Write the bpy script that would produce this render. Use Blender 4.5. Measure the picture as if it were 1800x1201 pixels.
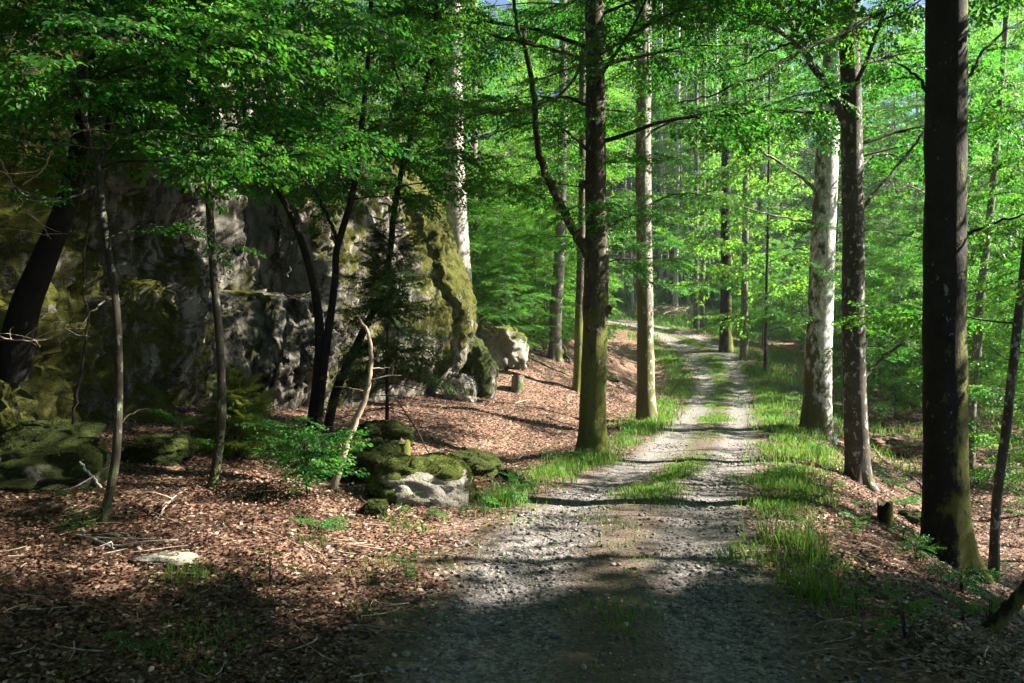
import bpy, math, numpy as np
from math import radians as R_, sin, cos, pi
SC = bpy.context.scene
COL = SC.collection
for o in list(bpy.data.objects): bpy.data.objects.remove(o)

# ------------------------------------------------------------------ camera, sky, sun, exposure
F, HOR, ZC = 1400.0, 570.0, 1.85            # focal length and horizon row in photo pixels, eye height
cam = bpy.data.objects.new('camera', bpy.data.cameras.new('camera')); COL.objects.link(cam)
cam.location = (0, 0, ZC); cam.rotation_euler = (R_(90), 0, 0)
cam.data.sensor_width = 36; cam.data.lens = 36 * F / 1800
cam.data.shift_y = -(600.5 - HOR) / 1800
cam.data.clip_start = 0.05; cam.data.clip_end = 1000
SC.camera = cam
SUN_EL, SUN_AZ = 36.0, 2.0                 # azimuth measured from +X towards +Y
w = bpy.data.worlds.new('World'); SC.world = w; w.use_nodes = True
wn = w.node_tree; wn.nodes.clear()
sky = wn.nodes.new('ShaderNodeTexSky'); sky.sky_type = 'NISHITA'; sky.sun_disc = False
sky.sun_elevation = R_(SUN_EL); sky.sun_rotation = R_(90 - SUN_AZ); sky.ozone_density = 1.0; sky.air_density = 0.4; sky.dust_density = 0.3
bg = wn.nodes.new('ShaderNodeBackground'); bg.inputs[1].default_value = 0.05
wo = wn.nodes.new('ShaderNodeOutputWorld')
wn.links.new(sky.outputs[0], bg.inputs[0]); wn.links.new(bg.outputs[0], wo.inputs[0])
sun = bpy.data.objects.new('sun', bpy.data.lights.new('sun', 'SUN')); COL.objects.link(sun)
sun.data.energy = 5.0; sun.data.angle = R_(0.5); sun.data.color = (1.0, 0.93, 0.80)
from mathutils import Vector
sd = Vector((cos(R_(SUN_EL)) * cos(R_(SUN_AZ)), cos(R_(SUN_EL)) * sin(R_(SUN_AZ)), sin(R_(SUN_EL))))
sun.rotation_euler = sd.to_track_quat('Z', 'Y').to_euler()
SC.view_settings.view_transform = 'Standard'; SC.view_settings.look = 'None'
SC.view_settings.exposure = 2.8; SC.view_settings.gamma = 1.0
cy = SC.cycles
cy.max_bounces = 3; cy.diffuse_bounces = 1; cy.glossy_bounces = 1; cy.transmission_bounces = 2
cy.transparent_max_bounces = 8; cy.volume_bounces = 0; cy.sample_clamp_indirect = 4.0
cy.use_denoising = True
try: cy.denoiser = 'OPENIMAGEDENOISE'
except Exception: pass

rng = np.random.default_rng(11)
# ------------------------------------------------------------------ numeric helpers
def sst(a, b, x):
    t = np.clip((x - a) / (b - a), 0, 1); return t * t * (3 - 2 * t)
def _h(ix, iy, iz, seed):
    h = (ix.astype(np.int64) * 374761393 + iy.astype(np.int64) * 668265263 + iz.astype(np.int64) * 1274126177 + seed * 974634777) & 0xFFFFFFFF
    h = ((h ^ (h >> 13)) * 1274126177) & 0xFFFFFFFF
    h = ((h ^ (h >> 16)) * 2246822519) & 0xFFFFFFFF
    return ((h ^ (h >> 15)) & 0xFFFFFF) / float(0xFFFFFF) * 2 - 1
def vn(x, y, z=None, seed=0):
    x = np.asarray(x, float); y = np.asarray(y, float); z = np.zeros_like(x) if z is None else np.asarray(z, float) + 0 * x
    xi, yi, zi = np.floor(x), np.floor(y), np.floor(z)
    u, v, t = x - xi, y - yi, z - zi
    u = u * u * (3 - 2 * u); v = v * v * (3 - 2 * v); t = t * t * (3 - 2 * t)
    r = 0
    for a in (0, 1):
        for b in (0, 1):
            for c in (0, 1):
                r = r + _h(xi + a, yi + b, zi + c, seed) * (u if a else 1 - u) * (v if b else 1 - v) * (t if c else 1 - t)
    return r
def fbm(x, y, z=None, octv=4, seed=0):
    r, a, f = 0, 1.0, 1.0
    for k in range(octv):
        r = r + a * vn(np.asarray(x) * f, np.asarray(y) * f, None if z is None else np.asarray(z) * f, seed + 17 * k); a *= 0.5; f *= 2.03
    return r
def catmull(P, n):
    P = np.asarray(P, float)
    if len(P) == 2: return P[0] + (P[1] - P[0]) * np.linspace(0, 1, n)[:, None]
    Q = np.vstack([2 * P[0] - P[1], P, 2 * P[-1] - P[-2]])
    t = np.linspace(0, len(P) - 1 - 1e-9, n); i = t.astype(int); f = (t - i)[:, None]
    a, b, c, d = Q[i], Q[i + 1], Q[i + 2], Q[i + 3]
    return 0.5 * (2 * b + (c - a) * f + (2 * a - 5 * b + 4 * c - d) * f ** 2 + (3 * b - 3 * c + d - a) * f ** 3)

# ------------------------------------------------------------------ mesh collector
class MB:
    def __init__(s): s.v = []; s.q = []; s.t = []; s.qm = []; s.tm = []; s.r = []; s.n = 0
    def add(s, v, quads=None, tris=None, m=0, r=0.5):
        v = np.asarray(v, float).reshape(-1, 3); k = len(v)
        s.v.append(v); s.r.append(np.broadcast_to(np.asarray(r, float), (k,)).copy())
        if quads is not None and len(quads): s.q.append(np.asarray(quads, np.int64) + s.n); s.qm.append(np.full(len(quads), m))
        if tris is not None and len(tris): s.t.append(np.asarray(tris, np.int64) + s.n); s.tm.append(np.full(len(tris), m))
        s.n += k
    def mesh(s, name, mats, smooth=True):
        me = bpy.data.meshes.new(name)
        v = np.vstack(s.v); me.vertices.add(len(v)); me.vertices.foreach_set('co', v.astype(np.float32).ravel())
        q = np.vstack(s.q) if s.q else np.zeros((0, 4), np.int64); t = np.vstack(s.t) if s.t else np.zeros((0, 3), np.int64)
        li = np.concatenate([q.ravel(), t.ravel()]); me.loops.add(len(li)); me.loops.foreach_set('vertex_index', li.astype(np.int32))
        ls = np.concatenate([np.arange(len(q)) * 4, len(q) * 4 + np.arange(len(t)) * 3]); me.polygons.add(len(ls))
        me.polygons.foreach_set('loop_start', ls.astype(np.int32))
        mi = np.concatenate(s.qm + s.tm) if (s.qm or s.tm) else np.zeros(0)
        for m in mats: me.materials.append(m)
        me.polygons.foreach_set('material_index', mi.astype(np.int32))
        me.polygons.foreach_set('use_smooth', np.full(len(ls), smooth))
        me.update(calc_edges=True)
        at = me.attributes.new('rnd', 'FLOAT', 'POINT'); at.data.foreach_set('value', np.concatenate(s.r).astype(np.float32))
        return me
    def build(s, name, mats, parent=None, smooth=True):
        if not isinstance(mats, (list, tuple)): mats = [mats]
        o = bpy.data.objects.new(name, s.mesh(name, mats, smooth)); COL.objects.link(o)
        if parent is not None: o.parent = parent
        return o
def tag(o, label=None, cat=None, group=None, kind=None):
    if label: o['label'] = label
    if cat: o['category'] = cat
    if group: o['group'] = group
    if kind: o['kind'] = kind
    return o
def thing(name, label, cat, loc=(0, 0, 0), rz=0, group=None):
    o = bpy.data.objects.new(name, None); COL.objects.link(o); o.location = loc; o.rotation_euler = (0, 0, rz); o.empty_display_size = 0.3
    return tag(o, label, cat, group)
def part(name, me, parent):
    o = bpy.data.objects.new(name, me); COL.objects.link(o); o.parent = parent; return o

def frames(P):
    T = np.gradient(P, axis=0); T /= np.linalg.norm(T, axis=1)[:, None] + 1e-9
    N = np.zeros_like(P); a = np.array([1., 0, 0]) if abs(T[0][0]) < 0.8 else np.array([0, 1., 0])
    n = a - T[0] * a.dot(T[0]); n /= np.linalg.norm(n); N[0] = n
    for i in range(1, len(P)):
        n = n - T[i] * n.dot(T[i]); n /= np.linalg.norm(n) + 1e-9; N[i] = n
    return T, N, np.cross(T, N)
def tube(mb, P, rad, sides=8, m=0, lump=0.0, flare=None, seed=0, cap=True, r=0.5, lscale=3.0):
    """smooth tapered tube through the points; lump = surface unevenness, flare = (height, amount, lobes)"""
    P = np.asarray(P, float); rad = np.asarray(rad, float); k = len(P)
    T, N, B = frames(P)
    th = np.linspace(0, 2 * pi, sides, endpoint=False)
    dirs = N[:, None, :] * np.cos(th)[None, :, None] + B[:, None, :] * np.sin(th)[None, :, None]
    rr = rad[:, None] * np.ones((1, sides))
    L = np.concatenate([[0], np.cumsum(np.linalg.norm(np.diff(P, axis=0), axis=1))])
    if lump:
        q = P[:, None, :] + dirs * rad[:, None, None]
        rr = rr * (1 + lump * (fbm(q[..., 0] * lscale * 1.6, q[..., 1] * lscale * 1.6, q[..., 2] * lscale * .6, 3, seed)))
    if flare:
        fh, fa, lob = flare
        e = np.exp(-L / fh)[:, None]
        rr = rr * (1 + fa * e * (0.55 + 0.45 * np.cos(lob * th + seed)[None, :] + 0.25 * np.cos((lob + 2) * th + 2.1 * seed)[None, :]))
    V = P[:, None, :] + dirs * rr[:, :, None]
    i = np.arange(k - 1)[:, None] * sides; j = np.arange(sides)[None, :]; j2 = (j + 1) % sides
    Q = np.stack([i + j, i + j2, i + sides + j2, i + sides + j], -1).reshape(-1, 4)
    V = V.reshape(-1, 3); tris = []
    if cap:
        V = np.vstack([V, P[-1:]]); b = (k - 1) * sides
        tris = [(b + a, b + (a + 1) % sides, k * sides) for a in range(sides)]
    mb.add(V, Q, tris, m, r)

# ------------------------------------------------------------------ materials
def newmat(name):
    m = bpy.data.materials.new(name); m.use_nodes = True; nt = m.node_tree; nt.nodes.clear(); return m, nt
def nd(nt, typ, ins=None, **pr):
    n = nt.nodes.new(typ)
    for k, v in pr.items(): setattr(n, k, v)
    for k, v in (ins or {}).items():
        if hasattr(v, 'is_output'): nt.links.new(v, n.inputs[k])
        else: n.inputs[k].default_value = v
    return n
def geo(nt, scale=(1, 1, 1), obj=True):
    tc = nd(nt, 'ShaderNodeTexCoord'); mp = nd(nt, 'ShaderNodeMapping', {0: tc.outputs['Object']}); mp.inputs['Scale'].default_value = scale
    return mp.outputs[0]
def noise(nt, vec, scale, det=4, rough=0.55, dist=0.0):
    return nd(nt, 'ShaderNodeTexNoise', {'Vector': vec, 'Scale': scale, 'Detail': det, 'Roughness': rough, 'Distortion': dist}).outputs[0]
def ramp(nt, fac, stops, interp='LINEAR'):
    n = nd(nt, 'ShaderNodeValToRGB', {0: fac}); cr = n.color_ramp; cr.interpolation = interp
    while len(cr.elements) < len(stops): cr.elements.new(0.5)
    for e, (p, c) in zip(cr.elements, stops):
        e.position = p; e.color = (c[0], c[1], c[2], 1) if hasattr(c, '__len__') else (c, c, c, 1)
    return n.outputs[0]
def mix(nt, f, a, b, bt='MIX'):
    n = nd(nt, 'ShaderNodeMix', data_type='RGBA', blend_type=bt)
    for k, v in ((0, f), (6, a), (7, b)):
        if hasattr(v, 'is_output'): nt.links.new(v, n.inputs[k])
        else: n.inputs[k].default_value = v if not hasattr(v, '__len__') else (v[0], v[1], v[2], 1)
    return n.outputs[2]
def mth(nt, op, a, b=0.0, clamp=False):
    n = nd(nt, 'ShaderNodeMath', {0: a, 1: b}, operation=op); n.use_clamp = clamp; return n.outputs[0]
def out(nt, sh): nd(nt, 'ShaderNodeOutputMaterial', {0: sh})
def bump(nt, h, dist, st=1.0): return nd(nt, 'ShaderNodeBump', {'Strength': st, 'Distance': dist, 'Height': h}).outputs[0]
def prin(nt, col, rough=0.85, nrm=None, spec=0.25):
    d = {'Base Color': col if hasattr(col, 'is_output') else (*col, 1), 'Roughness': rough, 'Specular IOR Level': spec}
    if nrm is not None: d['Normal'] = nrm
    return nd(nt, 'ShaderNodeBsdfPrincipled', d).outputs[0]
def attr(nt, name): return nd(nt, 'ShaderNodeAttribute', attribute_name=name).outputs['Fac']

def leaf_mat(name, c0, c1, tc, tr=0.5, rough=0.42):
    m, nt = newmat(name); r = attr(nt, 'rnd')
    oi = nd(nt, 'ShaderNodeObjectInfo').outputs['Random']
    f = mth(nt, 'ADD', mth(nt, 'MULTIPLY', r, 0.75), mth(nt, 'MULTIPLY', oi, 0.25))
    c = ramp(nt, f, [(0.05, c0), (0.95, c1)])
    t = mix(nt, 1.0, ramp(nt, f, [(0, (0.45, 0.72, 1.25)), (0.5, (0.9, 0.95, 1.0)), (1, (2.0, 1.22, 0.7))]), tc, 'MULTIPLY')
    p = prin(nt, c, rough, None, 0.22)
    tl = nd(nt, 'ShaderNodeBsdfTranslucent', {0: t}).outputs[0]
    out(nt, nd(nt, 'ShaderNodeMixShader', {0: tr, 1: p, 2: tl}).outputs[0]); return m
M_LEAF = leaf_mat('beech_leaves', (0.006, 0.058, 0.015), (0.052, 0.125, 0.010), (0.070, 0.27, 0.020), 0.52)
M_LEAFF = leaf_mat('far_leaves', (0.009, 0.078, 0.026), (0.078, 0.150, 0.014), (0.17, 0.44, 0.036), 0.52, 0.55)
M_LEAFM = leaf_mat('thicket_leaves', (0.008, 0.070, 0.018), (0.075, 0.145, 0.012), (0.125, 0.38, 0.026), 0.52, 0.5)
M_PLANT = leaf_mat('plant_leaves', (0.018, 0.085, 0.020), (0.045, 0.150, 0.030), (0.09, 0.32, 0.040), 0.45)
M_GRASS = leaf_mat('grass_blades', (0.022, 0.090, 0.012), (0.120, 0.175, 0.034), (0.14, 0.32, 0.038), 0.38, 0.5)
M_SPRUCE = leaf_mat('spruce_needles', (0.020, 0.050, 0.014), (0.055, 0.080, 0.022), (0.07, 0.12, 0.02), 0.25, 0.5)
M_SPRUCEY = leaf_mat('young_spruce_needles', (0.075, 0.130, 0.022), (0.170, 0.210, 0.040), (0.26, 0.32, 0.04), 0.35, 0.5)  # yellow-green raised in colour to stand in for sun the bush lacks
M_MOSSPILE = leaf_mat('moss_pile', (0.018, 0.032, 0.006), (0.090, 0.105, 0.012), (0.08, 0.10, 0.012), 0.25, 0.7)
M_DEADN = leaf_mat('dead_needles', (0.06, 0.045, 0.025), (0.12, 0.085, 0.05), (0.10, 0.07, 0.04), 0.2, 0.7)

def litter_mat():
    m, nt = newmat('dead_leaves'); r = attr(nt, 'rnd')
    c = ramp(nt, r, [(0, (0.018, 0.010, 0.007)), (0.3, (0.052, 0.024, 0.016)), (0.6, (0.120, 0.060, 0.038)), (0.85, (0.24, 0.155, 0.112)), (1, (0.36, 0.28, 0.22))])
    p = prin(nt, c, 0.5, None, 0.4); tl = nd(nt, 'ShaderNodeBsdfTranslucent', {0: c}).outputs[0]
    out(nt, nd(nt, 'ShaderNodeMixShader', {0: 0.15, 1: p, 2: tl}).outputs[0]); return m
M_LITTER = litter_mat()

def bark_mat(name, c0, c1, lich, lichcol, moss, mossh, mcol=(0.055, 0.075, 0.012), side=None, vs=1.0):
    """bark with fine vertical grain, pale lichen blotches and moss that thins out with height; side = direction the moss prefers"""
    m, nt = newmat(name)
    g = geo(nt, (1, 1, 0.28)); g2 = geo(nt, (1, 1, 1)); g3 = geo(nt, (1, 1, 0.6))
    fine = noise(nt, g, 55 * vs, 6, 0.65); big = noise(nt, g2, 3.2, 5, 0.6)
    c = ramp(nt, mth(nt, 'ADD', mth(nt, 'MULTIPLY', fine, 0.55), mth(nt, 'MULTIPLY', big, 0.45)), [(0.36, c0), (0.62, c1)])
    ln = noise(nt, g3, 11, 4, 0.6, 0.3)
    lm = ramp(nt, ln, [(1 - lich, 0.0), (min(1, 1 - lich + 0.05), 1.0)])
    c = mix(nt, mth(nt, 'MULTIPLY', lm, 0.85), c, lichcol)
    sp = nd(nt, 'ShaderNodeTexVoronoi', {'Vector': g3, 'Scale': 9.0, 'Randomness': 1.0})
    spm = ramp(nt, mth(nt, 'ADD', sp.outputs['Distance'], mth(nt, 'MULTIPLY', noise(nt, g3, 5, 5, .7), .9)), [(0.46, 1.0), (0.52, 0.0)])
    c = mix(nt, mth(nt, 'MULTIPLY', spm, min(0.8, lich * 1.6)), c, lichcol)
    h = mth(nt, 'ADD', mth(nt, 'MULTIPLY', fine, 0.6), mth(nt, 'MULTIPLY', ln, 0.5))
    if moss > 0:
        z = nd(nt, 'ShaderNodeSeparateXYZ', {0: geo(nt)}).outputs[2]
        hf = mth(nt, 'SUBTRACT', 1.0, mth(nt, 'DIVIDE', z, mossh), True)
        mn = noise(nt, g3, 4.5, 6, 0.65)
        v = mth(nt, 'SUBTRACT', mth(nt, 'ADD', mth(nt, 'MULTIPLY', hf, 0.50 * moss), mth(nt, 'MULTIPLY', mn, 1.5)), 0.27)
        if side is not None:
            nn = nd(nt, 'ShaderNodeNewGeometry').outputs['Normal']
            dt = nd(nt, 'ShaderNodeVectorMath', {0: nn, 1: side}, operation='DOT_PRODUCT').outputs['Value']
            v = mth(nt, 'ADD', v, mth(nt, 'MULTIPLY', dt, 0.32))
        mm = ramp(nt, v, [(0.66, 0.0), (0.82, 1.0)])
        mf = noise(nt, g2, 90, 4, 0.7)
        mc = mix(nt, mf, (mcol[0] * 0.55, mcol[1] * 0.55, mcol[2] * 0.6), (mcol[0] * 1.5, mcol[1] * 1.45, mcol[2] * 1.5))
        c = mix(nt, mm, c, mc)
        h = mth(nt, 'ADD', h, mth(nt, 'MULTIPLY', mth(nt, 'MULTIPLY', mm, mf), 1.2))
    out(nt, prin(nt, c, 0.85, bump(nt, h, 0.012, 0.9), 0.2)); return m
GREY = (0.42, 0.43, 0.40)
B_DARK = bark_mat('dark_bark', (0.006, 0.005, 0.004), (0.020, 0.017, 0.014), 0.34, (0.15, 0.155, 0.145), 0.75, 4.5, (0.085, 0.092, 0.016), (0.9, 0.1, 0))
B_SPOT = bark_mat('spotted_bark', (0.026, 0.022, 0.017), (0.085, 0.076, 0.062), 0.42, (0.34, 0.35, 0.32), 0.35, 0.8)
B_WHITE = bark_mat('pale_bark', (0.20, 0.20, 0.18), (0.40, 0.40, 0.37), 0.5, (0.56, 0.57, 0.54), 0.62, 2.6, (0.060, 0.062, 0.018), (-0.8, -0.3, 0))
B_MOSS = bark_mat('mossy_bark', (0.022, 0.019, 0.012), (0.070, 0.060, 0.036), 0.40, (0.24, 0.24, 0.19), 0.90, 5.5, (0.085, 0.100, 0.014))
B_MOSS2 = bark_mat('half_mossy_bark', (0.10, 0.085, 0.06), (0.22, 0.20, 0.155), 0.45, (0.50, 0.50, 0.46), 1.0, 6.0, (0.080, 0.078, 0.020), (-0.9, -0.1, 0))
B_FAR = bark_mat('grey_brown_bark', (0.060, 0.052, 0.042), (0.15, 0.135, 0.11), 0.42, (0.30, 0.30, 0.27), 0.5, 2.5)
B_FARW = bark_mat('far_pale_bark', (0.22, 0.20, 0.17), (0.42, 0.38, 0.33), 0.5, (0.5, 0.48, 0.44), 0.0, 1)
B_TWIG = bark_mat('twig_bark', (0.012, 0.009, 0.007), (0.034, 0.026, 0.019), 0.33, (0.12, 0.12, 0.105), 0, 1)
B_BLACK = bark_mat('black_dead_bark', (0.004, 0.0035, 0.003), (0.013, 0.011, 0.009), 0.33, (0.05, 0.05, 0.045), 0, 1)
B_SAP = bark_mat('sapling_bark', (0.018, 0.016, 0.011), (0.052, 0.046, 0.034), 0.42, (0.17, 0.18, 0.15), 0.5, 1.2, (0.07, 0.095, 0.02))
B_DEAD = bark_mat('dead_wood', (0.16, 0.12, 0.085), (0.34, 0.27, 0.20), 0.42, (0.46, 0.42, 0.36), 0, 1)
B_PINK = bark_mat('pinkish_grey_bark', (0.17, 0.145, 0.125), (0.36, 0.32, 0.29), 0.45, (0.46, 0.44, 0.42), 0.0, 1)
B_CUT = bark_mat('cut_wood', (0.07, 0.052, 0.034), (0.16, 0.12, 0.08), 0.4, (0.17, 0.15, 0.10), 0, 1)

def rock_mat(name, mosslev, pale=1.0, mcol=(0.060, 0.070, 0.010), plain=1.0):
    m, nt = newmat(name)
    g = geo(nt); gv = geo(nt, (1, 1, 0.22))
    n1 = noise(nt, g, 1.3, 6, 0.62, 0.4); n2 = noise(nt, gv, 3.4, 6, 0.65, 0.6); n3 = noise(nt, g, 30, 8, 0.72)
    c = ramp(nt, n1, [(0.32, (0.13 * pale, 0.122 * pale, 0.092 * pale)), (0.5, (0.29 * pale, 0.272 * pale, 0.215 * pale)), (0.66, (0.50 * pale, 0.47 * pale, 0.41 * pale))])
    c = mix(nt, mth(nt, 'MULTIPLY', ramp(nt, n3, [(0.35, 0.0), (0.7, 1.0)]), 0.35), c, (0.16, 0.14, 0.12))
    st = ramp(nt, n2, [(0.47, 0.0), (0.56, 1.0)])
    c = mix(nt, mth(nt, 'MULTIPLY', st, 0.8 * plain), c, (0.035, 0.032, 0.025))
    ve = nd(nt, 'ShaderNodeTexVoronoi', {'Vector': nd(nt, 'ShaderNodeVectorMath', {0: geo(nt, (1, 1, .55)), 1: nd(nt, 'ShaderNodeTexNoise', {'Vector': g, 'Scale': 2.2, 'Detail': 6.0}).outputs['Color']}, operation='ADD').outputs[0], 'Scale': 1.1}, feature='DISTANCE_TO_EDGE').outputs[0]
    ck = ramp(nt, ve, [(0.0, 1.0), (0.035, 0.0)]); c = mix(nt, mth(nt, 'MULTIPLY', ck, .85 * plain), c, (0.02, 0.018, 0.014))
    sx = nd(nt, 'ShaderNodeTexNoise', {'Vector': g, 'Scale': 55.0, 'Detail': 3.0, 'Roughness': .6}).outputs[0]
    c = mix(nt, mth(nt, 'MULTIPLY', ramp(nt, sx, [(.60, 0.0), (.66, 1.0)]), .6), c, (0.52 * pale, 0.52 * pale, 0.46 * pale))
    a = attr(nt, 'rnd')                                     # how far moss has taken this spot
    nm = noise(nt, geo(nt, (1, 1, 0.45)), 2.1, 7, 0.68, 0.7)
    nz = nd(nt, 'ShaderNodeSeparateXYZ', {0: nd(nt, 'ShaderNodeNewGeometry').outputs['Normal']}).outputs[2]
    v = mth(nt, 'ADD', mth(nt, 'ADD', nm, mth(nt, 'MULTIPLY', a, 0.55)), mth(nt, 'MULTIPLY', nz, 0.16))
    mm = ramp(nt, v, [(mosslev, 0.0), (mosslev + 0.10, 1.0)])
    mf = noise(nt, g, 34, 7, 0.8); mb_ = noise(nt, g, 3.5, 5, .65)
    mc = mix(nt, ramp(nt, mth(nt, 'ADD', mth(nt, 'MULTIPLY', mf, 0.6), mth(nt, 'MULTIPLY', mb_, 0.4)), [(0.38, 0.0), (0.62, 1.0)]), (mcol[0] * 0.32, mcol[1] * 0.42, mcol[2] * 0.6), (mcol[0] * 1.9, mcol[1] * 1.75, mcol[2] * 1.7))
    c = mix(nt, mm, c, mc)
    h = mth(nt, 'ADD', mth(nt, 'SUBTRACT', mth(nt, 'MULTIPLY', n3, 0.9), mth(nt, 'MULTIPLY', ck, .8 * plain)), mth(nt, 'ADD', mth(nt, 'MULTIPLY', n2, 0.6), mth(nt, 'MULTIPLY', mth(nt, 'MULTIPLY', mm, mf), 1.3)))
    out(nt, prin(nt, c, 0.9, bump(nt, h, 0.05, 0.9), 0.2)); return m
M_CLIFF = rock_mat('mossy_cliff_rock', 0.67, 0.64, (0.052, 0.056, 0.008))
M_BOULDER = rock_mat('boulder_rock', 0.92, 0.95, (0.060, 0.080, 0.012), 0.15)
M_MOSSROCK = rock_mat('moss_covered_rock', 0.46, 0.5, (0.030, 0.042, 0.007))
M_PALEROCK = rock_mat('pale_rock', 1.3, 1.15)
def stone_mat():
    m, nt = newmat('gravel_stone'); r = attr(nt, 'rnd'); n = noise(nt, geo(nt), 60, 4, .6)
    c = ramp(nt, r, [(0.0, (0.060, 0.060, 0.066)), (0.4, (0.115, 0.108, 0.106)), (0.75, (0.19, 0.172, 0.162)), (1.0, (0.32, 0.30, 0.285))])
    out(nt, prin(nt, mix(nt, mth(nt, 'MULTIPLY', n, .5), c, (0.07, 0.065, 0.06)), .8, bump(nt, n, .004, .6), .3)); return m
M_STONE = stone_mat()

def ground_mat(name):
    """forest floor blending into the wheel tracks; lat = metres from the road's middle line (baked on the vertices)"""
    m, nt = newmat(name)
    g = geo(nt); lat = attr(nt, 'rnd'); al = mth(nt, 'ABSOLUTE', lat)
    n1 = noise(nt, g, 26, 6, 0.75); n2 = noise(nt, g, 1.6, 5, 0.6); n3 = noise(nt, g, 70, 4, 0.75)
    vor = nd(nt, 'ShaderNodeTexVoronoi', {'Vector': g, 'Scale': 24.0})
    lv = mth(nt, 'ADD', mth(nt, 'MULTIPLY', nd(nt, 'ShaderNodeSeparateColor', {0: vor.outputs['Color']}).outputs[0], 0.6), mth(nt, 'MULTIPLY', n1, 0.4))
    lit = ramp(nt, lv, [(0.15, (0.032, 0.018, 0.013)), (0.45, (0.095, 0.052, 0.034)), (0.7, (0.19, 0.112, 0.076)), (0.9, (0.34, 0.24, 0.18))])
    mossy = ramp(nt, n2, [(0.60, 0.0), (0.74, 0.5)])
    yy = nd(nt, 'ShaderNodeSeparateXYZ', {0: g}).outputs[1]
    far = mth(nt, 'MULTIPLY', mth(nt, 'DIVIDE', mth(nt, 'SUBTRACT', yy, 48.0), 18.0, True), ramp(nt, n2, [(0.40, 1.0), (0.62, 0.25)]))      # low green cover on the far slope
    lit = mix(nt, mth(nt, 'MAXIMUM', mossy, mth(nt, 'MULTIPLY', far, 0.85)), lit, (0.032, 0.060, 0.014))
    v2 = nd(nt, 'ShaderNodeTexVoronoi', {'Vector': g, 'Scale': 40.0})
    gs = nd(nt, 'ShaderNodeSeparateColor', {0: v2.outputs['Color']}).outputs[0]
    grv = ramp(nt, mth(nt, 'ADD', mth(nt, 'MULTIPLY', gs, 0.5), mth(nt, 'MULTIPLY', n3, 0.5)), [(0.2, (0.070, 0.064, 0.062)), (0.5, (0.140, 0.126, 0.120)), (0.8, (0.26, 0.235, 0.225))])
    soil = ramp(nt, n1, [(0.3, (0.050, 0.037, 0.028)), (0.7, (0.150, 0.112, 0.086))])
    wob = mth(nt, 'MULTIPLY', mth(nt, 'SUBTRACT', n2, 0.5), 1.1)
    track = mth(nt, 'ABSOLUTE', mth(nt, 'SUBTRACT', mth(nt, 'ADD', al, mth(nt, 'MULTIPLY', wob, 0.5)), 0.68))
    tm = ramp(nt, track, [(0.22, 1.0), (0.50, 0.0)])
    rc = mix(nt, tm, soil, grv)
    edge = ramp(nt, mth(nt, 'DIVIDE', mth(nt, 'ADD', al, mth(nt, 'ADD', wob, mth(nt, 'MULTIPLY', n1, 0.3))), 4.0), [(0.33, 0.0), (0.45, 1.0)])
    c = mix(nt, edge, rc, lit)
    h = mth(nt, 'ADD', mth(nt, 'MULTIPLY', v2.outputs['Distance'], 0.5), mth(nt, 'ADD', mth(nt, 'MULTIPLY', n1, 0.6), mth(nt, 'MULTIPLY', lv, 0.5)))
    out(nt, prin(nt, c, 0.9, bump(nt, h, 0.022, 0.9), 0.25)); return m
M_GROUND = ground_mat('forest_floor')
# ------------------------------------------------------------------ terrain
ROAD = catmull([(-0.9, -8, 0.1), (-0.1, -3, 0.0), (0.2, 1, -0.05), (0.5, 4.3, -0.09), (1.05, 7.5, -0.10), (2.15, 11.3, -0.34), (3.45, 15, -0.58), (5.7, 22.5, -0.85),
                (7.9, 30, -0.95), (9.65, 37, -0.55), (10.65, 42.5, 0.0), (10.9, 47, 0.62), (10.1, 50.6, 1.28), (8.4, 53.2, 1.80), (6.2, 55.2, 2.2), (1.5, 58, 2.8), (-8, 63, 4.0), (-30, 74, 7)], 150)
def poly_info(X, Y, P):
    X = np.asarray(X, float).ravel(); Y = np.asarray(Y, float).ravel()
    best = np.full(X.shape, 1e9); d = np.zeros(X.shape); s = np.zeros(X.shape); z = np.zeros(X.shape)
    for i in range(len(P) - 1):
        ax, ay = P[i][:2]; bx, by = P[i + 1][:2]; ex, ey = bx - ax, by - ay; L2 = ex * ex + ey * ey
        t = np.clip(((X - ax) * ex + (Y - ay) * ey) / L2, 0, 1)
        qx, qy = X - ax - t * ex, Y - ay - t * ey; dd = qx * qx + qy * qy
        k = dd < best; best[k] = dd[k]
        sg = np.sign(qx * ey - qy * ex)
        d[k] = (np.sqrt(dd) * np.where(sg == 0, 1, sg))[k]; s[k] = (i + t)[k]
        z[k] = (P[i][2] + t * (P[i + 1][2] - P[i][2]))[k]
    return d, s, z
_s0, _s1 = float(np.argmax(ROAD[:, 1] > 34)), float(np.argmax(ROAD[:, 1] > 46))
def widen(s): return 1 + .45 * sst(_s0, _s1, s)                # the track is broader round the bend
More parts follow.
